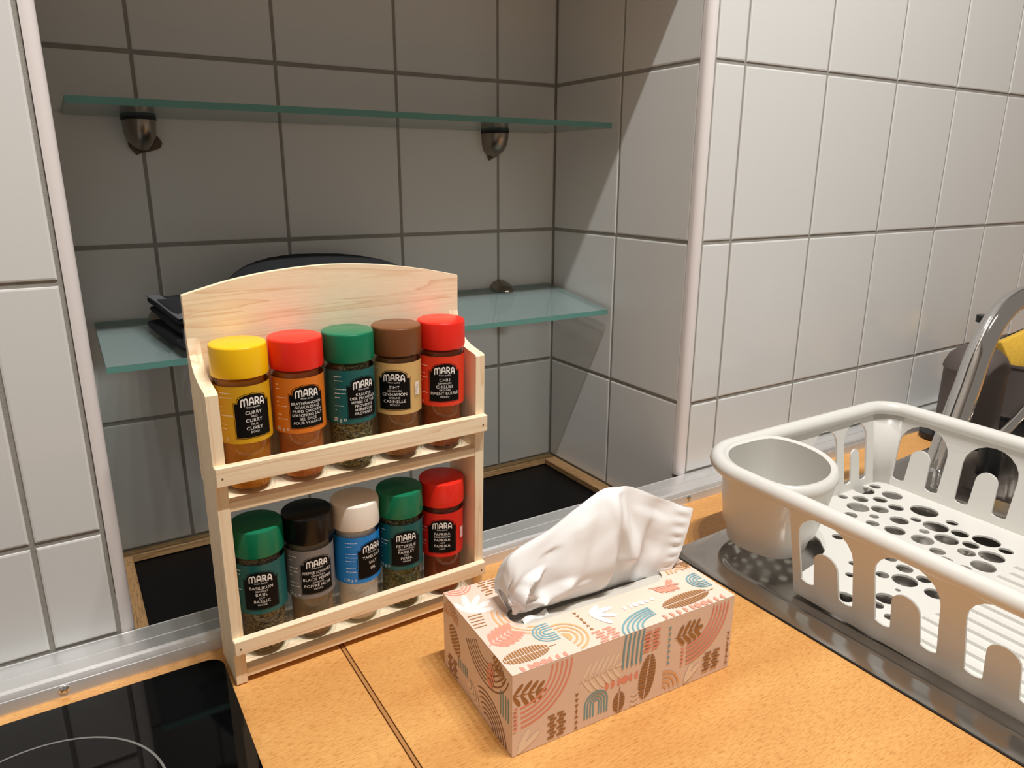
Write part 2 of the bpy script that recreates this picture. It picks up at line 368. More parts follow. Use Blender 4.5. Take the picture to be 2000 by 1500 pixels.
# ------------------------------------------------------------------ sink
sk = empty('sink', (0, 0, 0)); tag(sk, 'stainless steel sink with drainboard under the white dish rack', 'sink')
def sstep(a, b_, x):
    t_ = min(1, max(0, (x-a)/(b_-a))); return t_*t_*(3-2*t_)
def sd_rr(x, y, x0, x1, y0, y1, r):
    cx, cy = (x0+x1)/2, (y0+y1)/2; qx, qy = abs(x-cx)-(x1-x0)/2+r, abs(y-cy)-(y1-y0)/2+r
    return math.hypot(max(qx, 0), max(qy, 0))+min(max(qx, qy), 0)-r
GX0, GX1, GY0, GY1, ST = -0.187, 0.701, -0.560, -0.116, 0.004
nx, ny = int(round((GX1-GX0)/ST)), int(round((GY1-GY0)/ST))
def sink_z(x, y):
    e = sd_rr(x, y, GX0, GX1, GY0, GY1, 0.012)
    z = 0.0006+0.0016*sstep(-0.0015, -0.006, e)
    d1 = sd_rr(x, y, GX0+0.030, 0.205, GY0+0.03, GY1-0.032, 0.035)
    z -= 0.0065*sstep(0.006, -0.008, d1)
    if d1 < -0.02:
        for yc in (-0.315, -0.385, -0.455):
            q = sd_rr(x, y, GX0+0.055, 0.18, yc-0.017, yc+0.017, 0.012); z -= 0.003*sstep(0.003, -0.004, q)
    d2 = sd_rr(x, y, BX0, BX1, BY0, BY1, 0.06)
    z -= 0.150*sstep(0.004, -0.016, d2)
    return z
v, f = [], []
for j in range(ny+1):
    for i in range(nx+1):
        x, y = GX0+(GX1-GX0)*i/nx, GY0+(GY1-GY0)*j/ny
        s_ = (x-GX0)/(GX1-GX0)
        v.append((x, y+0.045*max(0, s_)*(1 if j == ny else (j/ny)), sink_z(x, y)))
for j in range(ny):
    for i in range(nx): a = j*(nx+1)+i; f.append((a, a+1, a+nx+2, a+nx+1))
raw_obj('drainboard_and_bowl', v, f, steel_m, sk, 80)
tube('sealing_edge', [(GX0-0.0012, GY0, 0.0008), (GX0-0.0012, GY1, 0.0008)], 0.0010, rubber_m, sk, 8)

# ------------------------------------------------------------------ tap
fc = empty('kitchen_tap', (0.216, -0.176, 0.002)); tag(fc, 'chrome kitchen tap with a tall curved spout behind the dish rack', 'tap')
lathe('base_collar', [(0, 0), (0.024, 0), (0.0245, 0.006), (0.021, 0.012), (0.0195, 0.03), (0.0, 0.034)], chrome_m, fc, 32)
P = catmull([(0.0, 0, 0.012), (0.012, 0, 0.040), (0.0265, 0, 0.084), (0.0435, 0, 0.132), (0.058, 0, 0.175), (0.084, 0, 0.213), (0.128, 0, 0.235), (0.182, 0, 0.238), (0.234, 0, 0.216), (0.262, 0, 0.172)], 7)
tube('spout', P, [0.0185-0.0045*min(1, k/(len(P)*0.5)) for k in range(len(P))], chrome_m, fc, 28)
tube('lever', [(0.115, -0.012, 0.045), (0.145, -0.012, 0.058), (0.20, -0.012, 0.085), (0.25, -0.012, 0.105)], [0.0075, 0.0065, 0.0055, 0.0055], chrome_m, fc, 14)
lathe('lever_joint', [(0, 0), (0.014, 0), (0.014, 0.035), (0.010, 0.045), (0, 0.047)], blackp_m, fc, 20, c=(0.112, -0.012, 0))

# ------------------------------------------------------------------ white dish rack
dr = empty('dish_rack', (0, -0.115, -0.0005), (0.02, 0, 0)); tag(dr, 'white plastic dish rack with arched cut-outs standing on the steel drainboard', 'dish rack')
YO = 0.115        # everything below is given in room coordinates and shifted into the rack's frame
RX0, RX1, RY1, RY0 = -0.1625, 0.1785, -0.1165, -0.575      # rim centre line
FX0, FX1, FY1, FY0 = -0.136, 0.166, -0.133, -0.555        # floor outline
ZB, ZF, ZR = 0.0015, 0.011, 0.108
rimp = rrect(RX0, RX1, RY0, RY1, [0.032, 0.060, 0.035, 0.035], 10)
tube('rim', [(x, y+YO, ZR) for x, y in rimp], 0.0088, white_p, dr, 14, True, 0.95)
holes = [(0.1207, -0.1415, 0.0129), (0.1433, -0.1423, 0.0069), (0.1373, -0.1689, 0.0119), (0.0799, -0.1399, 0.006), (0.0935, -0.1548, 0.0091), (0.1125, -0.1686, 0.0082), (0.07, -0.1672, 0.0126), (0.0873, -0.184, 0.0119), (0.1091, -0.1911, 0.0087), (0.0647, -0.1914, 0.0054), (0.0439, -0.1754, 0.0075), (0.0466, -0.201, 0.0073), (0.0807, -0.2124, 0.0101), (0.0994, -0.2212, 0.0059), (0.1296, -0.2139, 0.0152), (0.1022, -0.2426, 0.0134), (0.128, -0.2471, 0.0066), (0.0797, -0.2421, 0.0055), (0.053, -0.2239, 0.0109), (0.059, -0.252, 0.0115), (0.0827, -0.2652, 0.0122), (0.1097, -0.2655, 0.0093), (0.0933, -0.2854, 0.0083), (0.1174, -0.2899, 0.0137), (0.0482, -0.2743, 0.0078), (0.0728, -0.2916, 0.0088), (0.0866, -0.31, 0.0124), (0.1126, -0.3118, 0.0076), (0.0361, -0.2882, 0.0082), (0.0583, -0.3156, 0.0118), (0.0381, -0.3077, 0.0065), (0.0033, -0.1868, 0.0072), (-0.0159, -0.2002, 0.0063), (-0.038, -0.2269, 0.0084), (-0.0523, -0.2431, 0.0046), (-0.0216, -0.2255, 0.0041), (-0.0096, -0.257, 0.0067), (-0.0468, -0.2717, 0.0064), (-0.0163, -0.2764, 0.0081), (-0.0376, -0.2893, 0.012), (-0.0751, -0.2549, 0.0045), (-0.0959, -0.2571, 0.0088), (-0.019, -0.2979, 0.0089), (-0.1153, -0.276, 0.0091), (-0.0832, -0.2983, 0.0097), (-0.0351, -0.3175, 0.0092), (-0.1006, -0.3003, 0.0059), (-0.0599, -0.2956, 0.0025), (-0.1083, -0.3174, 0.0052), (0.018, -0.215, 0.011), (0.03, -0.243, 0.0075), (0.008, -0.237, 0.006), (0.016, -0.268, 0.010), (0.0, -0.155, 0.007), (0.03, -0.150, 0.0085), (0.015, -0.305, 0.0085)]
hp = []
for k, (x, y, r) in enumerate(holes):
    for (x2, y2, r2) in hp:
        gap = math.hypot(x-x2, y-y2)-r2-0.0016
        r = min(r, gap)
    if r > 0.002 and math.hypot(x+0.100, y+0.172) > 0.078+r and x-r > FX0+0.002: hp.append((x, y, r))
circ = lambda x, y, r, n: [(x+r*math.cos(2*pi*k/n), y+r*math.sin(2*pi*k/n)) for k in range(n)]
fl = plate('floor_panel', [(FX0, -0.236), (-0.120, -0.228), (-0.085, -0.223), (-0.055, -0.212), (-0.040, -0.195), (-0.030, -0.170), (-0.030, FY1)][::-1]+rrect(FX0, FX1, FY0, FY1, [0.016, 0, 0.016, 0.016])[8:]+rrect(FX0, FX1, FY0, FY1, [0.016, 0, 0.016, 0.016])[:7], [circ(x, y, r, 18) for x, y, r in hp], lambda u, v_, d: (u, v_+YO, d), ZF-0.0022, ZF, white_p, dr)
for k in range(17):
    x = FX0+0.018+k*0.0168
    o = raw_obj('rib', [(x-.0011, FY0+.02+YO, ZF), (x+.0011, FY0+.02+YO, ZF), (x+.0011, -0.332+YO-0.004*(k % 2), ZF), (x-.0011, -0.332+YO-0.004*(k % 2), ZF),
                        (x-.0006, FY0+.02+YO, ZF+.003), (x+.0006, FY0+.02+YO, ZF+.003), (x+.0006, -0.335+YO-0.004*(k % 2), ZF+.003), (x-.0006, -0.335+YO-0.004*(k % 2), ZF+.003)],
                [(0, 1, 5, 4), (1, 2, 6, 5), (2, 3, 7, 6), (3, 0, 4, 7), (4, 5, 6, 7)], white_p, fl)
def arch(c, wd, tw, z0, z1, tz, n=10):
    """U-shaped opening: an arch of width wd with a round-headed tongue of width tw standing in it"""
    a = wd/2; t_ = tw/2; P_ = []
    lw = (a-t_)/2
    for k in range(n+1): q = pi*k/n; P_.append((c+a*math.cos(q), z1-a*0.92+a*0.92*math.sin(q)))
    for k in range(1, 6): q = pi+pi*k/6; P_.append((c-(a+t_)/2+lw*math.cos(q), z0+lw*0.55+lw*0.55*math.sin(q)))
    for k in range(n+1): q = pi-pi*k/n; P_.append((c+t_*math.cos(q), tz-t_+t_*math.sin(q)))
    for k in range(1, 6): q = pi+pi*k/6; P_.append((c+(a+t_)/2+lw*math.cos(q), z0+lw*0.55+lw*0.55*math.sin(q)))
    return P_
def wall_panel(name, s0, s1, arches, fn):
    outer = [(s0, ZB)]+[(s1, ZB), (s1, ZR)]+[(s0, ZR)]
    return plate(name, outer, arches, fn, 0.0, 0.0022, white_p, dr, 30)
h01 = lambda z: (z-ZB)/(ZR-ZB)
near = lambda s, z, d: (FX0+(RX0-FX0)*h01(z)+d, s+YO, z)
far = lambda s, z, d: (FX1+(RX1-FX1)*h01(z)-d, s+YO, z)
back = lambda s, z, d: (s, FY1+(RY1-FY1)*h01(z)-d+YO, z)
front = lambda s, z, d: (s, FY0+(RY0-FY0)*h01(z)+d+YO, z)
CR = 0.013
wall_panel('side_wall', FY0+CR, -0.2365, [arch(y, 0.056, 0.024, 0.021, 0.099, 0.064) for y in (-0.273, -0.3485, -0.424, -0.4995)], near)
wall_panel('side_wall', FY0+CR, FY1-CR+0.0005, [arch(y, 0.060, 0.024, 0.020, 0.096, 0.066) for y in (-0.1775, -0.2555, -0.3335, -0.4115, -0.4895)], far)
wall_panel('end_wall', -0.030, FX1-CR, [arch(x, 0.047, 0.016, 0.020, 0.096, 0.062) for x in (0.054, 0.1140)], back)
wall_panel('end_wall', FX0+CR, FX1-CR, [arch(x, 0.047, 0.018, 0.020, 0.094, 0.066) for x in (-0.06, 0.015, 0.09)], front)
def corner(sx, sy):
    fx = (FX1 if sx > 0 else FX0)-sx*.0011; fy = (FY1 if sy > 0 else FY0)-sy*.0011; rx = (RX1 if sx > 0 else RX0)-sx*.0011; ry = (RY1 if sy > 0 else RY0)-sy*.0011
    v, f, n = [], [], 8
    for zi in (0, 0.5, 1):
        z = ZB+(ZR-ZB)*zi; ex = fx+(rx-fx)*zi; ey = fy+(ry-fy)*zi
        ax, ay = abs(ex-(fx-sx*CR)), abs(ey-(fy-sy*CR))
        for k in range(n+1):
            a = pi/2*k/n; v.append((fx-sx*CR+sx*ax*math.cos(a), fy-sy*CR+sy*ay*math.sin(a)+YO, z))
    for r_ in range(2):
        for k in range(n): a = r_*(n+1)+k; f.append((a, a+1, a+n+2, a+n+1))
    o = raw_obj('corner_wall', v, f, white_p, dr, 60); md = o.modifiers.new('s', 'SOLIDIFY'); md.thickness = 0.0022; md.offset = 0
for sx, sy in ((1, 1), (-1, -1), (1, -1)): corner(sx, sy)
# cutlery cup in the near corner
CC = (-0.1080, -0.1680)
CZ0 = 0.0135
cup = lathe('cutlery_cup', [(0.0555, 0.112), (0.0600, 0.1135), (0.0632, 0.111), (0.0638, 0.104), (0.0620, 0.100), (0.0585, 0.07), (0.0530, 0.036), (0.0480, 0.0290), (0.0455, CZ0), (0.0438, CZ0), (0.0440, CZ0+0.0022), (0.050, 0.038), (0.0550, 0.072), (0.0555, 0.112)], white_p, dr, 48, c=(CC[0], CC[1]+YO, 0), sm=50)
def cup_r(a):                                             # outline: rack corner on the outside, a wide arc on the inside
    ca, sa = math.cos(a), math.sin(a); d_ = []
    if ca < -1e-3: d_.append((CC[0]+0.1590)/-ca)
    if sa > 1e-3: d_.append((-0.1200-CC[1])/sa)
    ox, oy, rc = CC[0]+0.1180, CC[1]+0.1620, 0.0790
    b1 = ox*ca+oy*sa; d_.append(-b1+math.sqrt(b1*b1-(ox*ox+oy*oy-rc*rc)))
    if ca < 0 < sa:
        ox, oy, rc = CC[0]-(RX0+0.060), CC[1]-(RY1-0.060), 0.0565
        b1 = ox*ca+oy*sa; d_.append(-b1+math.sqrt(b1*b1-(ox*ox+oy*oy-rc*rc)))
        return min(d_)
    return sum(q**-9 for q in d_)**(-1/9)
def lean(me):
    for q in me.vertices:
        k = 1-max(0, min(1, (q.co.z-CZ0)/(0.100-CZ0))); x, y = q.co.x-CC[0], q.co.y-YO-CC[1]; g = cup_r(math.atan2(y, x))/0.0638
        g = g*(1-0.55*k)+0.92*0.55*k
        q.co.x = CC[0]+x*g+0.016*k; q.co.y = CC[1]+YO+y*g+0.008*k
lean(cup.data)
cb = plate('cup_base', circ(CC[0], CC[1], 0.0445, 40), [circ(CC[0], CC[1], 0.005, 12)]+[circ(CC[0]+0.019*math.cos(q), CC[1]+0.019*math.sin(q), 0.005, 12) for q in [pi*k/3 for k in range(6)]]+[circ(CC[0]+0.034*math.cos(q), CC[1]+0.034*math.sin(q), 0.005, 12) for q in [pi*k/5+0.2 for k in range(10)]], lambda u, v_, d: (u, v_+YO, d), CZ0, CZ0+0.0022, white_p, cup)
lean(cb.data)

# ------------------------------------------------------------------ soap dispenser, brush cup, sponge, tray behind the tap
TY = -0.089
ty = plate('tray', rrect(0.395, 0.74, -0.142, -0.043, 0.03), [], lambda u, v_, d: (u, v_, d), 0.0025, 0.011, blackp_m); tag(ty, 'black tray under the taupe soap dispenser and cup', 'tray')
sd = empty('soap_dispenser', (0.462, TY, 0.0112)); tag(sd, 'taupe ceramic soap dispenser with black pump behind the tap', 'soap dispenser')
lathe('bottle', [(0, 0), (0.043, 0), (0.0445, 0.004), (0.0425, 0.012), (0.0425, 0.096), (0.0445, 0.100), (0.0435, 0.106), (0.038, 0.119), (0.028, 0.129), (0.014, 0.134), (0, 0.134)], taupe_m, sd, 40)
pm = lathe('pump', [(0, 0.134), (0.013, 0.134), (0.013, 0.146), (0.006, 0.148), (0.006, 0.170), (0.012, 0.171), (0.012, 0.181), (0, 0.182)], blackp_m, sd, 20)
tube('nozzle', [(0, 0, 0.176), (0.03, -0.010, 0.177), (0.04, -0.013, 0.170)], 0.0045, blackp_m, pm, 10)
br = empty('brush_cup', (0.612, TY, 0.0112)); tag(br, 'taupe ceramic cup holding a yellow sponge, beside the soap dispenser', 'cup')
lathe('cup_body', [(0, 0), (0.039, 0), (0.0405, 0.004), (0.0385, 0.010), (0.0395, 0.084), (0.042, 0.086), (0.042, 0.090), (0.037, 0.090), (0.0365, 0.012), (0, 0.012)], taupe_m, br, 36)
sg = empty('sponge', (0.597, TY+0.004, 0.124)); sg.rotation_euler = (-0.25, -0.45, -0.55); tag(sg, 'yellow cleaning sponge with dark scouring side sticking out of the cup', 'sponge')
def lump(name, x0, x1, y0, y1, z0, z1, m, parent, amp=0.0015, cuts=5, bev=0.003):
    bm = box_bm(x0, x1, y0, y1, z0, z1, bev, 2); bmesh.ops.subdivide_edges(bm, edges=bm.edges[:], cuts=1, use_grid_fill=True)
    for v_ in bm.verts: v_.co += noise.noise_vector(v_.co*90+Vector((x0*31, 7, 3)))*amp
    return bm_obj(name, bm, m, parent, 60)
lump('foam', -0.026, 0.030, -0.011, 0.013, -0.030, 0.024, sponge_m, sg)
lump('scouring_pad', -0.026, 0.030, 0.0135, 0.020, -0.030, 0.024, blackp_m, sg)

# ------------------------------------------------------------------ glass shelves and their brackets in the recess
def glass_shelf(label, x0, x1, yb, yf, zb, zf, th):
    e = empty('glass_shelf', (x0, yb, zb)); tag(e, label, 'glass shelf', 'glass shelves in the recess')
    dy, dz = yf-yb, zf-zb; W_ = x1-x0
    v = [(0, 0, 0), (W_, 0, 0), (W_, dy, dz), (0, dy, dz)]; v = v+[(a, b_, c-th) for a, b_, c in v]
    raw_obj('pane', v, [(0, 3, 2, 1), (4, 5, 6, 7), (0, 1, 5, 4), (1, 2, 6, 5), (2, 3, 7, 6), (3, 0, 4, 7)], [shelfglass_m, edge_m], e, None, [0, 0, 1, 1, 1, 1])
    return e
glass_shelf('upper clear glass shelf in the tiled recess, empty', -0.679, -0.078, D-0.003, 0.142, 0.4560, 0.4560, 0.0065)
glass_shelf('lower clear glass shelf behind the spice rack, holding dark cloths', -0.679, -0.068, D-0.003, 0.148, 0.2330, 0.2135, 0.0065)
def bracket(x, z, th, label, gr, tilt=0.0):
    e = empty('shelf_bracket', (x, D, z), (tilt, 0, 0)); tag(e, label, 'shelf bracket', gr)
    def dloft(name, prof, m):
        v, f, n = [], [], 14
        for hw, dep, zz in prof:
            for k in range(n+1):
                a = pi*k/n; v.append((hw*math.cos(a), -dep*math.sin(a)**0.75, zz))
        for r_ in range(len(prof)-1):
            for k in range(n): a = r_*(n+1)+k; f.append((a, a+1, a+n+2, a+n+1))
            a = r_*(n+1); f.append((a, a+n+1, a+2*n+1, a+n))
        f.append(list(range(n, -1, -1))); f.append([(len(prof)-1)*(n+1)+k for k in range(n+1)])
        bm = bmesh.new(); me = bpy.data.meshes.new('t'); me.from_pydata(v, [], f); bm.from_mesh(me); bpy.data.meshes.remove(me)
        return bm_obj(name, bm, m, e, 50)
    dloft('lower_jaw', [(0.0165, 0.034, -th-0.0034), (0.0162, 0.0335, -th-0.010), (0.0154, 0.030, -th-0.018), (0.0130, 0.023, -th-0.026), (0.0085, 0.012, -th-0.032), (0.004, 0.005, -th-0.035)], nickel_m)
    dloft('gasket', [(0.0170, 0.0348, -th-0.0034), (0.0170, 0.0348, -th-0.0001)], rubber_m)
    dloft('upper_jaw', [(0.0160, 0.030, 0.0005), (0.0150, 0.027, 0.004), (0.0115, 0.020, 0.0075), (0.006, 0.010, 0.0100), (0.002, 0.004, 0.0108)], nickel_m)
    P_ = [(-0.014, -th-0.018), (-0.0125, -th-0.030), (-0.006, -th-0.0385), (0.001, -th-0.036), (0.010, -th-0.034), (0.018, -th-0.031), (0.0205, -th-0.026), (0.0175, -th-0.020), (0.012, -th-0.015)]
    P_ = [(a*(1 if x < -0.4 else 0.55)-(0 if x < -0.4 else 0.002), b_) for a, b_ in P_]
    plate('mounting_pad', P_, [], lambda u, v_, d: (u, d, v_), -0.0045, -0.0002, pad_m, e)
    return e
bracket(-0.6085, 0.4560, 0.0065, 'nickel shelf bracket under the left end of the upper glass shelf', 'nickel shelf brackets')
bracket(-0.1680, 0.4560, 0.0065, 'nickel shelf bracket under the right end of the upper glass shelf', 'nickel shelf brackets')
bracket(-0.6085, 0.2330, 0.0065, 'nickel shelf bracket on the lower glass shelf beside the folded cloth', 'nickel shelf brackets', 0.13)
bracket(-0.1560, 0.2330, 0.0065, 'nickel shelf bracket on the lower glass shelf right of the spice rack', 'nickel shelf brackets', 0.13)

# dark cloths on the lower shelf
om = empty('oven_mitt', (-0.440, 0.2205, 0.2265), (0.13, 0, 0)); tag(om, 'black quilted oven mitt lying on the lower shelf behind the spice rack', 'oven mitt')
v, f = [], []; NU, NV = 48, 20
for j in range(NV+1):
    ph = -pi/2+pi*j/NV
    for i in range(NU):
        th_ = 2*pi*i/NU; sg_ = lambda q, p: math.copysign(abs(q)**p, q)
        x = 0.112*sg_(math.cos(th_), 0.7)*abs(math.cos(ph))**0.42; y = 0.050*sg_(math.sin(th_), 0.8)*abs(math.cos(ph))**0.42; z = 0.036+0.036*sg_(math.sin(ph), 0.85)
        z *= (0.93+0.10*math.cos(x*16+0.4)); z += 0.0006*math.sin((x+y)*200)*math.sin((x-y)*200)
        v.append((x, y, max(0.0, z-0.001)))
for j in range(NV):
    for i in range(NU): a = j*NU+i; b_ = j*NU+(i+1) % NU; f.append((a, b_, b_+NU, a+NU))
raw_obj('padding', v, f, cloth_m, om, 80)
tube('hem', [(0.112*math.copysign(abs(math.cos(q))**0.75, math.cos(q)), 0.050*math.copysign(abs(math.sin(q))**0.8, math.sin(q)), 0.036) for q in [2*pi*k/40 for k in range(40)]], 0.0022, cloth_m, om, 8, True)
fcl = empty('folded_cloth', (-0.5850, 0.212, 0.2235), (0.13, 0.0, 0.22)); tag(fcl, 'folded black cloth with grey hem hanging over the lower shelf, left of the rack top', 'cloth')
def drape(name, x0, x1, y0, y1, z, th, m, sag, ph):
    v, f, nx_, ny_ = [], [], 12, 8
    for s_ in (0, 1):
        for j in range(ny_+1):
            for i in range(nx_+1):
                x = x0+(x1-x0)*i/nx_; y = y0+(y1-y0)*j/ny_
                zz = z+(th if s_ else 0)*(0.55+0.45*math.sin(pi*min(1, max(0, (y-y0)/(y1-y0)*1.15))))+0.0022*math.sin(x*70+ph)*math.cos(y*50+ph)-0.05*(0.026-x)*(1 if z > 0.02 else 0.3)-sag*max(0, (y0+0.03-y)/0.03)**1.5*0.02
                v.append((x, y, zz))
    o_ = (nx_+1)*(ny_+1)
    for j in range(ny_):
        for i in range(nx_): a = j*(nx_+1)+i; f += [(a, a+nx_+1, a+nx_+2, a+1), (a+o_, a+1+o_, a+nx_+2+o_, a+nx_+1+o_)]
    rim = [i for i in range(nx_+1)]+[j*(nx_+1)+nx_ for j in range(1, ny_+1)]+[ny_*(nx_+1)+i for i in range(nx_-1, -1, -1)]+[j*(nx_+1) for j in range(ny_-1, 0, -1)]
    for a, b_ in zip(rim, rim[1:]+rim[:1]): f.append((a, b_, b_+o_, a+o_))
    o = raw_obj(name, v, f, m, fcl, 180); md = o.modifiers.new('s', 'SUBSURF'); md.levels = 1; md.render_levels = 2; return o
drape('fold', -0.040, 0.026, -0.062, 0.040, 0.0045, 0.013, cloth_m, 0.0, 0.3)
drape('fold', -0.036, 0.026, -0.058, 0.040, 0.020, 0.011, cloth_m, 0.0, 1.3)
drape('fold', -0.038, 0.026, -0.052, 0.040, 0.033, 0.012, cloth_m, 0.0, 2.1)
drape('hem_band', -0.0385, -0.024, -0.0525, 0.0405, 0.0400, 0.0026, clothg_m, 0.0, 2.1)
drape('hem_band', -0.0370, -0.028, -0.0585, -0.054, 0.010, 0.018, clothg_m, 0.0, 2.1)

# ------------------------------------------------------------------ pine spice rack
RKM = Matrix.Translation((-0.6308, -0.0962, 0.0)) @ Matrix.Rotation(0.0255, 4, 'Z') @ Matrix.Rotation(0.035, 4, 'X')
rk = empty('spice_rack', (0, 0, 0)); rk.matrix_world = RKM; tag(rk, 'two-tier pale pine spice rack with arched header standing on the worktop', 'spice rack')
RW, RT, RD = 0.2262, 0.0086, 0.0475
side = [(0.0015, 0), (RD, 0), (RD, 0.2735), (0.0465, 0.2690), (0.0440, 0.2615), (0.0395, 0.2550), (0.0320, 0.2500), (0.0230, 0.2470), (0.0120, 0.2452), (0.0020, 0.2440), (0.0, 0.2425), (0.0, 0.0015)]
for x in (0.0, RW-RT):
    plate('side_panel', side, [], lambda u, v_, d, x=x: (x+d, u, v_), 0.0, RT, pine_z, rk)
top = [(0.0, 0.1600), (RW, 0.1600), (RW, 0.3046)]
arcp = [(0.2262, 0.3046), (0.192, 0.3120), (0.1546, 0.3178), (0.1194, 0.3204), (0.0943, 0.3204), (0.0624, 0.3180), (0.032, 0.3132), (0.0, 0.3052)]
top += [(p.x, p.y) for p in catmull([(a, b_, 0) for a, b_ in arcp], 5)][1:]
plate('back_panel', top, [], lambda u, v_, d: (u, RD+0.0002+d, v_), 0.0, 0.0058, pine_x, rk)
for z in (0.1585, 0.0130):
    box('shelf', RT, RW-RT, 0.0004, RD, z-0.0075, z, pine_x, rk, 0.0005)
for z0, z1 in ((0.1752, 0.1902), (0.0318, 0.0446)):
    o = box('rail', 0.0, RW, -0.0062, -0.0001, z0, z1, pine_x, rk, 0.0006)
    for x in (0.0045, RW-0.0045):
        n_ = lathe('nail', [(0, 0.0003), (0.0007, 0.0002), (0.0008, 0)], mat('dark_nail', lin(90, 66, 44), 0.5), o, 8)
        n_.location = (x, -0.0062, (z0+z1)/2-0.001); n_.rotation_euler = (pi/2, 0, 0)

# ------------------------------------------------------------------ spice jars
def stroke_glyphs():
    """heavy rounded capitals M A R A as stroked polylines in a unit box"""
    arc_ = lambda cx, cy, rx, ry, a0, a1, n=8: [(cx+rx*math.cos(math.radians(a0+(a1-a0)*k/n)), cy+ry*math.sin(math.radians(a0+(a1-a0)*k/n))) for k in range(n+1)]
    M_ = [[(0.0, 0.0)]+arc_(0.28, 0.62, 0.28, 0.30, 180, 0)+[(0.56, 0.0)], [(0.56, 0.62)]+arc_(0.84, 0.62, 0.28, 0.30, 180, 0)+[(1.12, 0.0)]]
    A_ = [[(0.0, 0.0), (0.04, 0.5)]+arc_(0.36, 0.56, 0.30, 0.36, 180, 0)+[(0.68, 0.5), (0.72, 0.0)], [(0.05, 0.30), (0.67, 0.30)]]
    R_ = [[(0.0, 0.0), (0.0, 0.92), (0.30, 0.92)]+arc_(0.30, 0.66, 0.28, 0.26, 90, -90)+[(0.0, 0.40)], [(0.28, 0.40), (0.62, 0.0)]]
    out, x = [], 0.0
    for g, wd in ((M_, 1.12), (A_, 0.72), (R_, 0.62), (A_, 0.72)):
        out += [[(x+a, b_) for a, b_ in pl] for pl in g]; x += wd+0.34
    return out, x-0.34
def stroke(pl, wd, n=6):
    """polyline as convex pieces (quads and round joints)"""
    out = []
    for (ax, ay), (bx, by) in zip(pl, pl[1:]):
        L_ = math.hypot(bx-ax, by-ay)
        if L_ < 1e-9: continue
        px, py = -(by-ay)/L_*wd/2, (bx-ax)/L_*wd/2
        out.append([(ax+px, ay+py), (ax-px, ay-py), (bx-px, by-py), (bx+px, by+py)])
    for (ax, ay) in pl: out.append([(ax+wd/2*math.cos(2*pi*k/n), ay+wd/2*math.sin(2*pi*k/n)) for k in range(n)])
    return out
GLY, GLW = stroke_glyphs()
white_ink = mat('white_ink', lin(245, 243, 240), 0.5)
black_ink = mat('black_ink', lin(8, 8, 9), 0.5, spec=0.15)
def content_mat(name, c1, c2, c3, scale, herb):
    m, t, b = nt(name); tc = t.nodes.new('ShaderNodeTexCoord')
    n = t.nodes.new('ShaderNodeTexVoronoi' if herb else 'ShaderNodeTexNoise'); n.inputs['Scale'].default_value = scale
    mp = t.nodes.new('ShaderNodeMapping'); mp.inputs['Scale'].default_value = (1, 1, 2.2 if herb else 1); mp.inputs['Rotation'].default_value = (0.5, 0.3, 0)
    t.links.new(tc.outputs['Object'], mp.inputs[0]); t.links.new(mp.outputs[0], n.inputs['Vector'])
    r = ramp(t, [(0.15, c1), (0.5, c2), (0.85, c3)])
    if herb:
        sp = t.nodes.new('ShaderNodeSeparateColor'); t.links.new(n.outputs['Color'], sp.inputs[0]); t.links.new(sp.outputs[0], r.inputs[0])
    else: t.links.new(n.outputs['Fac'], r.inputs[0])
    t.links.new(r.outputs[0], b.inputs['Base Color']); b.inputs['Roughness'].default_value = 0.9
    bp = t.nodes.new('ShaderNodeBump'); bp.inputs['Strength'].default_value = 0.7 if herb else 0.2; bp.inputs['Distance'].default_value = 0.002 if herb else 0.0005
    t.links.new(n.outputs[0], bp.inputs['Height']); t.links.new(bp.outputs[0], b.inputs['Normal'])
    return m
def powder(name, r, g, b_): return content_mat(name, lin(r*.88, g*.88, b_*.88), lin(r, g, b_), lin(min(255, r*1.15), min(255, g*1.15), min(255, b_*1.15)), 1100, False)
LR = 0.01985        # label radius
def bend(u, z, r): a = u/r; return (r*math.sin(a), -r*math.cos(a), z)
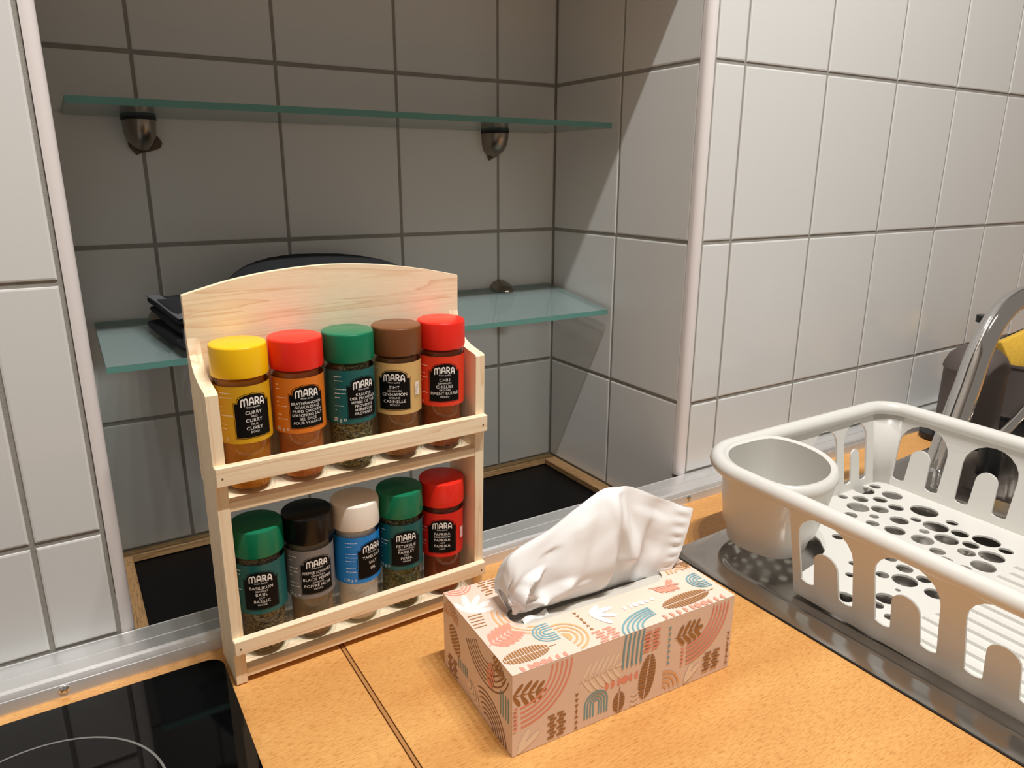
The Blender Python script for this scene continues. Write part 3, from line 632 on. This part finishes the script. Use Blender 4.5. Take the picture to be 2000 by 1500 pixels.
def jar(mt, ang, capc, labc, content, lines, weight, label, cap_name, bars=False, group=None):
    e = empty('spice_jar', (0, 0, 0)); e.matrix_world = RKM @ Matrix.Translation(mt) @ Matrix.Rotation(math.radians(ang), 4, 'Z')
    tag(e, label, 'spice jar', group)
    lathe('glass_body', [(0, 0.0008), (0.013, 0.0), (0.0178, 0.0012), (0.0192, 0.0045), (0.0195, 0.008), (0.0195, 0.0862), (0.0186, 0.0888), (0.0172, 0.0900), (0.0172, 0.0935)], jarglass_m, e, 44)
    lathe('contents', [(0, 0.0040), (0.0152, 0.0045), (0.0167, 0.0075), (0.0169, 0.080), (0.0160, 0.089), (0, 0.0895)], content, e, 36)
    lathe('cap', [(0, 0.0915), (0.0192, 0.0915), (0.0203, 0.0920), (0.02055, 0.0945), (0.02035, 0.1125), (0.0201, 0.1137), (0.0195, 0.1145), (0.0186, 0.1148), (0, 0.1149)], mat(cap_name, capc, 0.26, spec=0.4), e, 48, sm=25)
    lm_ = mat('label_%d_%d_%d' % tuple(int(c*999) for c in labc[:3]), labc, 0.38)
    N = 64; v = []; f = []
    for z in (0.0425, 0.0862): v += [bend(2*pi*LR*k/N, z, LR) for k in range(N)]
    for k in range(N): j = (k+1) % N; f.append((k, j, j+N, k+N))
    lb = raw_obj('label', v, f, lm_, e, 60)
    # black plaque with arched head, fine border lines
    v, f, mi = [], [], []
    for off, hw, zb, zs, zt, aw, k_ in ((0.00007, 0.0141, 0.0462, 0.0742, 0.0808, 0.0116, 1), (0.00014, 0.01375, 0.0466, 0.0738, 0.0804, 0.01125, 0), (0.00021, 0.0134, 0.0470, 0.0734, 0.0800, 0.0109, 1)):
        xs = [-hw+2*hw*k/40 for k in range(41)]+[-aw, aw]; xs = sorted(xs); base = len(v)
        for x in xs:
            zt_ = zs if abs(x) >= aw-1e-9 else zs+0.0012+(zt-zs-0.0012)*math.sqrt(max(0, 1-(x/aw)**2))
            v += [bend(x, zb, LR+off), bend(x, zt_, LR+off)]
        for k in range(len(xs)-1): f.append((base+2*k, base+2*k+2, base+2*k+3, base+2*k+1)); mi.append(k_)
    raw_obj('plaque', v, f, [lm_, black_ink], lb, None, mi)
    v, f = [], []; ro = LR+0.00034
    def addpoly(pts):
        b0 = len(v); v.extend(bend(a, z, ro+len(f)*8e-7) for a, z in pts); f.append(list(range(b0, b0+len(pts))))
    sc_ = 0.0172/GLW
    for pl in GLY:
        for q in stroke(pl, 0.235): addpoly([(a*sc_-0.0086, 0.0722+b_*0.0054-0.00035*((a/GLW*2-1)**2)*3) for a, b_ in q])
    def addtext(s, cx, z, h, maxw, bold=0.0):
        vv, ff = text2d(s, h/0.70, 1.05, bold)
        if not vv: return
        x0 = min(a for a, _ in vv); x1 = max(a for a, _ in vv); k = min(1.0, maxw/(x1-x0)); b0 = len(v)
        v.extend(bend(cx+(a-(x0+x1)/2)*k, z+b_, ro) for a, b_ in vv); f.extend([i+b0 for i in p] for p in ff)
    addtext('finest quality', 0, 0.0697, 0.0013, 0.0115)
    z = 0.0684
    for s, h in lines:
        z -= h+0.00095; addtext(s, 0, z, h, 0.0243)
    if weight: addtext(weight, -0.0205, 0.0447, 0.0030, 0.011)
    rr_ = random.Random(len(label))
    for i in range(9):                                   # small print beside the plaque
        zz = 0.0815-i*0.0034
        if i in (2, 6): continue
        x = -0.0245
        while x < -0.0160:
            l_ = rr_.uniform(0.0008, 0.0022); addpoly([(x, zz), (x+l_, zz), (x+l_, zz+0.0005), (x, zz+0.0005)]); x += l_+0.0005
            if rr_.random() < 0.22: break
    if bars:
        for i in range(8): addpoly([(0.0185, 0.058+i*0.0014), (0.0235, 0.058+i*0.0014), (0.0235, 0.0589+i*0.0014), (0.0185, 0.0589+i*0.0014)])
    raw_obj('lettering', v, f, white_ink, lb)
    return e
S, B = 0.0015, 0.0026
TRI = lambda a, b_, c, d, e_, f_: [(a, B), (b_, S), (c, B), (d, S), (e_, B), (f_, S)]
cap_y, cap_r, cap_g, cap_b, cap_k, cap_w = lin(250, 196, 14), lin(240, 44, 30), lin(14, 118, 82), lin(118, 72, 40), lin(9, 9, 9), lin(244, 236, 224)
herbA = content_mat('dried_herbs', lin(60, 52, 28), lin(120, 112, 66), lin(176, 164, 112), 700, True)
herbB = content_mat('dried_basil', lin(58, 48, 30), lin(122, 104, 70), lin(170, 152, 112), 800, True)
herbC = content_mat('dried_parsley', lin(48, 50, 24), lin(98, 98, 48), lin(150, 146, 92), 750, True)
LB = dict(y=lin(214, 164, 22), o=lin(222, 122, 30), g=lin(8, 92, 92), t=lin(214, 176, 112), r=lin(232, 60, 30), k=lin(128, 124, 122), b=lin(18, 132, 216))
YU, YD = 0.0232, 0.0232
up = 'spice jars on the upper tier'; lo = 'spice jars on the lower tier'
jar((0.0297, YU, 0.1586), 8, cap_y, LB['y'], powder('curry_powder', 205, 130, 24), TRI('CURRY', 'MILD', 'CURRY', 'MILD', 'CURRY', 'DOUX'), '\u212e', 'spice jar of curry with yellow cap and mustard label, first on the upper tier', 'yellow_cap', group=up)
jar((0.0715, YU, 0.1586), 2, cap_r, LB['o'], powder('chicken_seasoning', 200, 118, 52), [('BRATH\u00c4HNCHEN-', 0.0021), ('GEW\u00dcRZSALZ', 0.0021), ('FRIED CHICKEN', 0.0022), ('SEASONING SALT', 0.0022), ('SEL \u00c9PIC\u00c9', 0.0021), ('POUR VOLAILLE', 0.0021)], '80 g \u212e', 'spice jar of chicken seasoning with red cap and orange label, second on the upper tier', 'red_cap', group=up)
jar((0.1133, YU, 0.1586), 12, cap_g, LB['g'], herbA, [('KR\u00c4UTER', 0.0022), ('DER PROVENCE', 0.0022), ('HERBS OF THE', 0.0022), ('PROVENCE', 0.0022), ('HERBES DE', 0.0022), ('PROVENCE', 0.0022)], '20 g \u212e', 'spice jar of dried provence herbs with green cap, in the middle of the upper tier', 'green_cap', group=up)
jar((0.1550, YU, 0.1586), -32, cap_b, LB['t'], powder('cinnamon_powder', 160, 108, 60), TRI('ZIMT', 'GEMAHLEN', 'CINNAMON', 'GROUND', 'CANNELLE', 'MOULU'), '', 'spice jar of cinnamon with brown cap and tan label on the upper tier', 'brown_cap', True, up)
jar((0.1963, YU, 0.1586), -19, cap_r, LB['r'], powder('chili_powder', 164, 88, 40), TRI('CHILI', 'GEMAHLEN', 'CHILLIES', 'GROUND', 'PIMENT ROUGE', 'MOULU'), '\u212e', 'spice jar of chili with red cap and red label, last on the upper tier', 'red_cap', group=up)
jar((0.0305, YD, 0.0131), -13, cap_g, LB['g'], herbB, TRI('BASILIKUM', 'GEREBELT', 'BASIL', 'CUT', 'BASILIC', 'HACH\u00c9'), '', 'spice jar of dried basil with green cap, first on the lower tier', 'green_cap', group=lo)
jar((0.0712, YD, 0.0131), 0, cap_k, LB['k'], powder('ground_pepper', 150, 130, 104), TRI('PFEFFER SCHWARZ', 'GEMAHLEN', 'BLACK PEPPER', 'GROUND', 'POIVRE NOIR', 'MOULU'), '50 g \u212e', 'spice jar of black pepper with black cap and grey label on the lower tier', 'black_cap', group=lo)
jar((0.1125, YD, 0.0131), 20, cap_w, LB['b'], powder('white_salt', 232, 226, 220), [('TAFELSALZ', 0.0026), ('', 0.001), ('SALT', 0.0026), ('', 0.001), ('SEL', 0.0026)], '130 g \u212e', 'spice jar of salt with white cap and blue label on the lower tier', 'white_cap', group=lo)
jar((0.1538, YD, 0.0131), -9, cap_g, LB['g'], herbC, TRI('PETERSILIE', 'GESCHNITTEN', 'PARSLEY', 'CUT', 'PERSIL', 'HACH\u00c9'), '10 g \u212e', 'spice jar of parsley with green cap, between salt and paprika on the lower tier', 'green_cap', group=lo)
jar((0.1955, YD, 0.0131), -26, cap_r, lin(222, 34, 26), powder('paprika_powder', 136, 60, 26), TRI('PAPRIKA', 'ROSENSCHARF', 'PAPRIKA', 'HOT', 'PAPRIKA', 'FORT'), '', 'spice jar of paprika with red cap and red label, last on the lower tier', 'red_cap', True, lo)

# ------------------------------------------------------------------ tissue box
TBM = Matrix.Translation((-0.4840, -0.2729, 0.0004)) @ Matrix.Rotation(-0.0507, 4, 'Z')
tb = empty('tissue_box', (0, 0, 0)); tb.matrix_world = TBM; tag(tb, 'peach cardboard tissue box printed with rainbows and leaves on the worktop', 'tissue box')
L, W, H = 0.2040, 0.1155, 0.0668
card_m = mat('peach_card', lin(235, 210, 193), 0.42, spec=0.35)
slot = []
for k in range(17): a = -pi/2+pi*k/16; slot.append((0.158+0.0165*math.cos(a), 0.0585+0.0135*math.sin(a)))
for k in range(17): a = pi/2+pi*k/16; slot.append((0.046+0.0165*math.cos(a), 0.0585+0.0135*math.sin(a)))
plate('top_panel', [(0, 0), (L, 0), (L, W), (0, W)], [slot], lambda u, v_, d: (u, v_, d), H-0.0006, H, card_m, tb)
box('front_panel', 0, L, 0, 0.0006, 0, H-0.0007, card_m, tb); box('rear_panel', 0, L, W-0.0006, W, 0, H-0.0007, card_m, tb)
box('end_panel', 0, 0.0006, 0.0007, W-0.0007, 0, H-0.0007, card_m, tb); box('end_panel', L-0.0006, L, 0.0007, W-0.0007, 0, H-0.0007, card_m, tb)
box('bottom_panel', 0.0007, L-0.0007, 0.0007, W-0.0007, 0.0, 0.0006, inside_m, tb)
# plastic film under the opening, sagging towards its slit
v, f = [], []
for i in range(13):
    x = 0.022+0.160*i/12
    for y, z in ((0.036, H-0.0009), (0.050, H-0.0012), (0.0590, H-0.0030-0.001*math.sin(pi*i/12))): v.append((x, y, z))
for i in range(12):
    for k in (0, 1): a = i*3+k; f.append((a, a+3, a+4, a+1))
b0 = len(v)
for i in range(13):
    x = 0.022+0.160*i/12
    for y, z in ((0.081, H-0.0012), (0.070, H-0.0022), (0.0600, H-0.0085-0.003*math.sin(pi*i/12))): v.append((x, y, z))
for i in range(12):
    for k in (0, 1): a = b0+i*3+k; f.append((a, a+1, a+4, a+3))
raw_obj('film', v, f, film_m, tb, 60)
# printed motifs: flat convex pieces clipped to each face
INK = {'p': lin(238, 156, 134), 'b': lin(126, 170, 178), 'n': lin(168, 118, 72), 'w': lin(248, 240, 234), 'o': lin(236, 180, 128), 'l': lin(246, 226, 204), 'd': lin(134, 92, 56)}
inks = {k: mat('ink_'+k, c, 0.45, spec=0.3) for k, c in INK.items()}; IK = list(INK)
def clip(P_, x0, x1, y0, y1):
    for ax, lim, sgn in ((0, x0, 1), (0, x1, -1), (1, y0, 1), (1, y1, -1)):
        out = []
        for a, b_ in zip(P_, P_[1:]+P_[:1]):
            da, db = sgn*(a[ax]-lim), sgn*(b_[ax]-lim)
            if da >= 0: out.append(a)
            if da*db < 0: q = da/(da-db); out.append((a[0]+(b_[0]-a[0])*q, a[1]+(b_[1]-a[1])*q))
        P_ = out
        if len(P_) < 3: return None
    return P_
class Print:
    def __init__(s): s.it = []
    def poly(s, c, P_): s.it.append((c, P_))
    def line(s, c, pl, wd):
        for q in stroke(pl, wd)[:len(pl)-1]: s.poly(c, q)
    def leaf(s, c, x, y, ang, ln, wd):
        a = math.radians(ang); ca, sa = math.cos(a), math.sin(a); P_ = []
        for k in range(12):
            t_ = 2*pi*k/12; lx = ln/2-ln/2*math.cos(t_); ly = wd/2*math.sin(t_)*(0.75+0.25*(lx/ln)*1.6); P_.append((x+lx*ca-ly*sa, y+lx*sa+ly*ca))
        s.poly(c, P_)
    def sprig(s, c, x0, y0, x1, y1, n, ln, wd, spread=42, both=True, stem=0.0008):
        s.line(c, [(x0, y0), (x1, y1)], stem); a = math.degrees(math.atan2(y1-y0, x1-x0))
        for k in range(n):
            t_ = 0.12+0.82*k/(n-1); x, y = x0+(x1-x0)*t_, y0+(y1-y0)*t_; l_ = ln*(1-0.45*abs(t_-0.4))
            s.leaf(c, x, y, a+spread, l_, wd)
            if both: s.leaf(c, x, y, a-spread, l_, wd)
        s.leaf(c, x1, y1, a, ln*0.6, wd)
    def arcs(s, c, cx, cy, r0, r1, n, a0, a1, wd, kx=1.0, ky=1.0, leg=0.0, leg_dir=None):
        for k in range(n):
            r = r0+(r1-r0)*k/max(1, n-1); m_ = 14
            pl = [(cx+kx*r*math.cos(math.radians(a0+(a1-a0)*q/m_)), cy+ky*r*math.sin(math.radians(a0+(a1-a0)*q/m_))) for q in range(m_+1)]
            if leg_dir: pl = [(pl[0][0]+leg_dir[0]*leg, pl[0][1]+leg_dir[1]*leg)]+pl+[(pl[-1][0]+leg_dir[0]*leg, pl[-1][1]+leg_dir[1]*leg)]
            s.line(c, pl, wd)
    def bricks(s, c, x0, x1, y0, y1, rows, per=2, wd=0.0019):
        for k in range(rows):
            y = y0+(y1-y0)*k/(rows-1); off = (k % 2)*0.25
            for q in range(per):
                xa = x0+(x1-x0)*(q+off*0.9)/per; s.poly(c, [(xa+0.0004, y-wd/2), (xa+(x1-x0)/per*0.72, y-wd/2), (xa+(x1-x0)/per*0.8, y), (xa+(x1-x0)/per*0.72, y+wd/2), (xa+0.0004, y+wd/2), (xa, y)])
    def tris(s, c, x, y0, y1, n, sz):
        for k in range(n):
            y = y0+(y1-y0)*k/(n-1); d_ = 1 if k < n/2 else -1
            if abs(k-(n-1)/2) < 0.6: s.poly(c, [(x-sz*0.8, y), (x, y-sz*1.3), (x+sz*0.8, y), (x, y+sz*1.3)])
            else: s.poly(c, [(x-sz, y-sz*0.7*d_), (x+sz, y-sz*0.7*d_), (x, y+sz*0.9*d_)])
    def disc(s, c, x, y, r, a0=0, a1=360):
        n = 14; P_ = [(x+r*math.cos(math.radians(a0+(a1-a0)*k/n)), y+r*math.sin(math.radians(a0+(a1-a0)*k/n))) for k in range(n+(0 if a1-a0 >= 360 else 1))]; s.poly(c, P_)
    def oval(s, c, x0, y0, x1, y1, hw, n, gap=0.32, stem=0.0):
        """striped seed-pod: two rows of bars within an ellipse"""
        dx, dy = x1-x0, y1-y0; Ln = math.hypot(dx, dy); ux, uy = dx/Ln, dy/Ln
        for k in range(n):
            a = k/n; b_ = (k+1-gap)/n
            wa = hw*math.sqrt(max(0, 1-(2*a-1)**2)); wb = hw*math.sqrt(max(0, 1-(2*b_-1)**2))
            for sg_ in (1, -1):
                P_ = []
                for tt, ww in ((a, 0.0004), (b_, 0.0004), (b_, wb), (a, wa)):
                    ww = max(ww, 0.0005); sh = 0.10*ww/hw/n*2
                    P_.append((x0+dx*(tt+sh)-uy*sg_*ww, y0+dy*(tt+sh)+ux*sg_*ww))
                s.poly(c, P_)
        if stem: s.line(c, [(x1, y1), (x1+ux*stem, y1+uy*stem)], 0.0007)
    def build(s, name, w_, h_, fn, hole=None):
        v, f, mi = [], [], []
        for c, P_ in s.it:
            q = clip(P_, 0.0003, w_-0.0003, 0.0003, h_-0.0003)
            if not q: continue
            if hole and any(hole(a, b_) for a, b_ in q): continue
            b0 = len(v); v += [fn(a, b_, 0.0001+1.0e-6*len(f)) for a, b_ in q]; f.append(list(range(b0, b0+len(q)))); mi.append(IK.index(c))
        return raw_obj(name, v, f, [inks[k] for k in IK], tb, None, mi)
p = Print()                                              # front face
p.sprig('n', -0.002, 0.0500, 0.020, 0.0470, 4, 0.0125, 0.0034, 52)
p.arcs('p', 0.0055, 0.0645, 0.0265, 0.0425, 5, 272, 360, 0.0016)
p.sprig('l', 0.0540, 0.0405, 0.0860, 0.0425, 6, 0.0165, 0.0030, 58)
for k, x in enumerate((0.0780, 0.0835, 0.0895, 0.0960, 0.1030, 0.1085)): p.disc('p', x, 0.0280, 0.0034, *((0, 360) if k == 3 else ((90, 270) if k > 3 else (-90, 90))))
p.arcs('b', 0.0704, 0.0175, 0.0025, 0.0100, 4, 0, 180, 0.0013, leg=0.011, leg_dir=(0, -1))
p.bricks('n', 0.0285, 0.0440, 0.0035, 0.0215, 7)
p.tris('n', 0.0530, 0.0030, 0.0310, 7, 0.0017)
for a, l_ in ((62, 0.020), (35, 0.022)): p.leaf('l', 0.0040, 0.0010, a, l_, 0.0050)
p.oval('n', 0.0912, 0.0, 0.0916, 0.0190, 0.0056, 8, stem=0.004)
p.oval('n', 0.1150, 0.0030, 0.1198, 0.0420, 0.0078, 15)
p.arcs('o', 0.1330, 0.0040, 0.0040, 0.0165, 4, 0, 90, 0.0017)
for k in range(5): x = 0.0935+k*0.0042; p.line('b', [(x, 0.0380), (x+0.0006, 0.054), (x+0.0022, 0.0668)], 0.0017)
p.bricks('p', 0.1120, 0.1280, 0.0465, 0.0615, 6)
p.tris('b', 0.1376, 0.0280, 0.0580, 7, 0.0017)
p.sprig('n', 0.1430, 0.0470, 0.1640, 0.0490, 4, 0.0130, 0.0034, 52)
p.arcs('p', 0.1545, 0.0640, 0.0275, 0.0430, 5, 272, 360, 0.0016)
p.bricks('n', 0.1740, 0.1925, 0.0065, 0.0215, 6)
for a, l_ in ((66, 0.018), (42, 0.020)): p.leaf('l', 0.1555, 0.0020, a, l_, 0.0048)
for k in range(3): p.arcs('l', 0.1061, 0.0060+0.0045*k, 0.0035, 0.0035, 1, 200, 340, 0.0012)
p.tris('n', 0.2005, 0.0060, 0.0330, 6, 0.0018)
p.bricks('p', 0.1500, 0.1535, 0.0215, 0.0350, 5, 1); p.bricks('p', 0.0005, 0.0040, 0.0225, 0.0390, 6, 1)
p.build('front_print', L, H, lambda a, b_, o_: (a, -o_, b_))
p = Print()                                              # top face
for a, l_, w_ in ((75, 0.026, 0.006), (48, 0.026, 0.006), (20, 0.024, 0.006), (-8, 0.020, 0.006), (105, 0.018, 0.005)): p.leaf('w', 0.0062, 0.0795, a, l_, w_)
p.bricks('n', 0.0280, 0.0460, 0.0960, 0.1135, 6); p.arcs('p', 0.012, 0.118, 0.006, 0.012, 3, 180, 360, 0.0014)
p.arcs('o', 0.0470, 0.0600, 0.0200, 0.0280, 3, 150, 262, 0.0015)
for k in range(5): p.line('n', [(0.0010+k*0.0004, 0.0600+k*0.0038), (0.0110+k*0.0008, 0.0595+k*0.0038)], 0.0011)
p.sprig('p', 0.0010, 0.0360, 0.0240, 0.0440, 6, 0.0150, 0.0036, 55)
p.arcs('b', 0.0450, 0.0300, 0.0022, 0.0100, 4, 90, 270, 0.0014, leg=0.006, leg_dir=(1, 0))
p.oval('n', 0.0010, 0.0155, 0.0380, 0.0150, 0.0075, 16, stem=0.006)
for k in range(7): p.disc('p', 0.0080+k*0.0062, 0.0022, 0.0030, *((0, 360) if k in (2, 3) else ((90, 270) if k > 3 else (-90, 90))))
p.disc('o', 0.0545, 0.0185, 0.0050, -80, 100); p.arcs('o', 0.0545, 0.0185, 0.0085, 0.0165, 3, -80, 100, 0.0017)
p.tris('n', 0.0768, 0.0180, 0.0400, 6, 0.0017); p.bricks('p', 0.0735, 0.0930, 0.0015, 0.0130, 5)
for a, l_ in ((-62, 0.020), (-30, 0.022), (0, 0.021), (30, 0.014)): p.leaf('w', 0.0860, 0.0335, a, l_, 0.0054)
for k in range(6): p.disc('w', 0.1137+k*0.0058, 0.0274, 0.0026, *((0, 360) if k in (2, 3) else ((90, 270) if k > 3 else (-90, 90))))
p.arcs('b', 0.1315, -0.0010, 0.0200, 0.0370, 5, 90, 180, 0.0016, 1.0, 0.55)
p.sprig('p', 0.1490, 0.0400, 0.1690, 0.0360, 6, 0.0120, 0.0030, 55)
p.arcs('b', 0.1940, 0.0305, 0.0022, 0.0100, 4, 90, 270, 0.0014, leg=0.005, leg_dir=(1, 0))
p.oval('n', 0.1416, 0.0140, 0.1890, 0.0150, 0.0074, 18, stem=0.006)
for k in range(10): p.disc('p', 0.1335+k*0.0068, 0.0030, 0.0030, *((0, 360) if k in (5, 6) else ((90, 270) if k > 6 else (-90, 90))))
p.arcs('o', 0.1900, 0.0490, 0.0040, 0.0115, 3, 0, 180, 0.0016)
for k in range(5): p.line('n', [(0.1985+k*0.0013, 0.0510), (0.1975+k*0.0013, 0.0600)], 0.0008)
p.sprig('p', 0.1700, 0.0820, 0.1960, 0.0900, 6, 0.0120, 0.0032, 55); p.bricks('n', 0.1050, 0.1230, 0.0850, 0.1010, 6)
p.oval('n', 0.0620, 0.0900, 0.0960, 0.0930, 0.0072, 14); p.arcs('b', 0.1500, 0.0960, 0.0030, 0.0110, 4, 0, 180, 0.0014)
inslot = lambda a, b_: (0.0295 < a < 0.1745) and abs(b_-0.0585) < 0.0136
p.build('top_print', L, W, lambda a, b_, o_: (a, b_, H+o_), inslot)
p = Print()                                              # left end: u runs from the front edge to the back
p.arcs('d', 0.0400, 0.0700, 0.0180, 0.0370, 6, 200, 330, 0.0011); p.arcs('d', 0.0380, -0.0040, 0.0110, 0.0300, 6, 60, 180, 0.0011)
for k in range(4): p.line('b', [(0.0055+k*0.0038, 0.0240), (0.0055+k*0.0038, 0.0440)], 0.0013)
p.oval('n', 0.0110, 0.0520, 0.0270, 0.0660, 0.0060, 7); p.sprig('p', 0.0300, 0.0580, 0.0330, 0.0400, 4, 0.0090, 0.0028)
p.oval('n', 0.0860, 0.0250, 0.1010, 0.0470, 0.0080, 10); p.arcs('o', 0.1000, 0.0520, 0.0040, 0.0130, 4, 0, 180, 0.0013)
for k in range(6): p.line('b', [(0.0720+k*0.0030, 0.0160), (0.0720+k*0.0030, 0.0250)], 0.0011)
p.bricks('n', 0.0900, 0.1080, 0.0030, 0.0160, 5); p.sprig('l', 0.0500, 0.0050, 0.0660, 0.0130, 4, 0.0090, 0.0030)
p.build('end_print', W, H, lambda a, b_, o_: (-o_, a, b_))

# ------------------------------------------------------------------ the tissue pulled out of the box
ts = empty('tissue', (0, 0, 0)); ts.matrix_world = TBM; tag(ts, 'crumpled white paper tissue rising out of the box opening', 'tissue')
ridge = catmull([(0.0285, 0.0640, 0.0860), (0.0295, 0.0640, 0.1010), (0.0370, 0.0640, 0.1165), (0.0704, 0.0650, 0.1275), (0.0936, 0.0655, 0.1392), (0.1180, 0.0660, 0.1500), (0.1340, 0.0655, 0.1495), (0.1482, 0.0650, 0.1466), (0.1790, 0.0630, 0.1305), (0.2120, 0.0600, 0.1150)], 9)
bot = catmull([(0.0330, 0.0560, 0.0690), (0.0340, 0.0545, 0.0685), (0.0420, 0.0540, 0.0680), (0.0620, 0.0560, 0.0660), (0.0850, 0.0575, 0.0640), (0.1090, 0.0580, 0.0620), (0.1300, 0.0580, 0.0620), (0.1480, 0.0570, 0.0620), (0.1660, 0.0540, 0.0610), (0.1830, 0.0500, 0.0620)], 9)
NR = len(ridge); NJ = 40; v, f = [], []
FOLDS = [(0.56, 0.10, 0.585, 1.0, 0.16, -0.016), (0.72, 0.35, 0.63, 0.97, 0.09, -0.010), (0.74, 0.25, 0.84, 0.75, 0.09, -0.006), (0.04, 0.05, 0.26, 0.60, 0.055, -0.010), (0.13, 0.0, 0.19, 0.50, 0.05, -0.008),
         (0.22, 0.0, 0.38, 0.34, 0.055, -0.008), (0.05, 0.42, 0.16, 0.30, 0.035, -0.006), (0.17, 0.22, 0.30, 0.18, 0.03, -0.005), (0.24, 0.42, 0.31, 0.12, 0.03, -0.005), (0.36, 0.05, 0.44, 0.85, 0.13, -0.009), (0.645, 0.05, 0.665, 0.92, 0.055, 0.009), (0.80, 0.0, 0.88, 0.95, 0.06, 0.008), (0.30, 0.1, 0.33, 0.75, 0.05, 0.005), (0.47, 0.3, 0.52, 0.9, 0.05, 0.004), (0.08, 0.3, 0.12, 0.75, 0.04, 0.005)]
def fold(u, t_):
    d_ = 0.0
    for a, b_, c, e_, wd, amp in FOLDS:
        L2 = (c-a)**2+(e_-b_)**2; q = max(0, min(1, ((u-a)*(c-a)+(t_-b_)*(e_-b_))/L2))
        dist = math.hypot(u-a-q*(c-a), (t_-b_-q*(e_-b_))*0.8); k = max(0, 1-dist/wd); d_ += amp*(k*k*(3-2*k)*0.25+k*0.75)
    return d_
for i in range(NR):
    a, b_ = bot[i], ridge[i]; u = i/(NR-1)
    for j in range(NJ+1):
        t_ = j/NJ; q = (a+Vector((0, 0.0055, 0))).lerp(b_+Vector((0, 0.002, 0)), t_)
        env = math.sin(pi*min(1, t_*1.0))**0.6 if 0 < t_ < 1 else 0.0
        n1 = noise.noise(Vector((u*4.0+t_*1.6, t_*1.8-u*1.5, 1.7))); n2 = noise.noise(Vector((u*10-t_*3, t_*4+u*2, 5.1)))
        hem = 0.0009*math.sin(t_*46)*max(0, 1-abs(u-0.955)/0.035)
        dy = -env*(0.003+0.005*math.sin(u*3.0+0.2))+env*(0.85*fold(u, t_)+0.004*n1+0.0014*n2)+hem
        q = q+Vector((0.002*n2*env, dy, 0.001*n1*env))
        v.append(tuple(q))
NF = NJ+1
for i in range(NR-1):
    for j in range(NJ): k = i*NF+j; f.append((k, k+NF, k+NF+1, k+1))
# rear layer falling back into the opening
b0 = len(v)
for i in range(NR):
    a, b_ = bot[i], ridge[i]; u = i/(NR-1)
    for j in range(NJ+1):
        t_ = j/NJ; q = (a+Vector((0, 0.012, 0))).lerp(b_+Vector((0, 0.002, 0)), t_); env = math.sin(pi*t_)**0.7 if 0 < t_ < 1 else 0.0
        n1 = noise.noise(Vector((u*6.0-t_*2, t_*3, 21.7))); n2 = noise.noise(Vector((u*13, t_*6, 31.7)))
        q = q+Vector((0, env*(0.014+0.008*n1+0.004*n2), 0)); v.append(tuple(q))
for i in range(NR-1):
    for j in range(NJ): k = b0+i*NF+j; f.append((k, k+1, k+NF+1, k+NF))
raw_obj('sheet', v, f, paper_m, ts, 75)
# small inner flap lying in the opening at the left
v, f = [], []
for i in range(9):
    for j in range(9):
        x = 0.037+0.0235*i/8; y = 0.0535-0.0085*j/8+0.003*(i/8); z = 0.0665-0.004*(j/8)**2+0.0012*math.sin(i*0.9+j*0.5); v.append((x, y, z))
for i in range(8):
    for j in range(8): k = i*9+j; f.append((k, k+9, k+10, k+1))
raw_obj('inner_flap', v, f, paper_m, ts, 75)
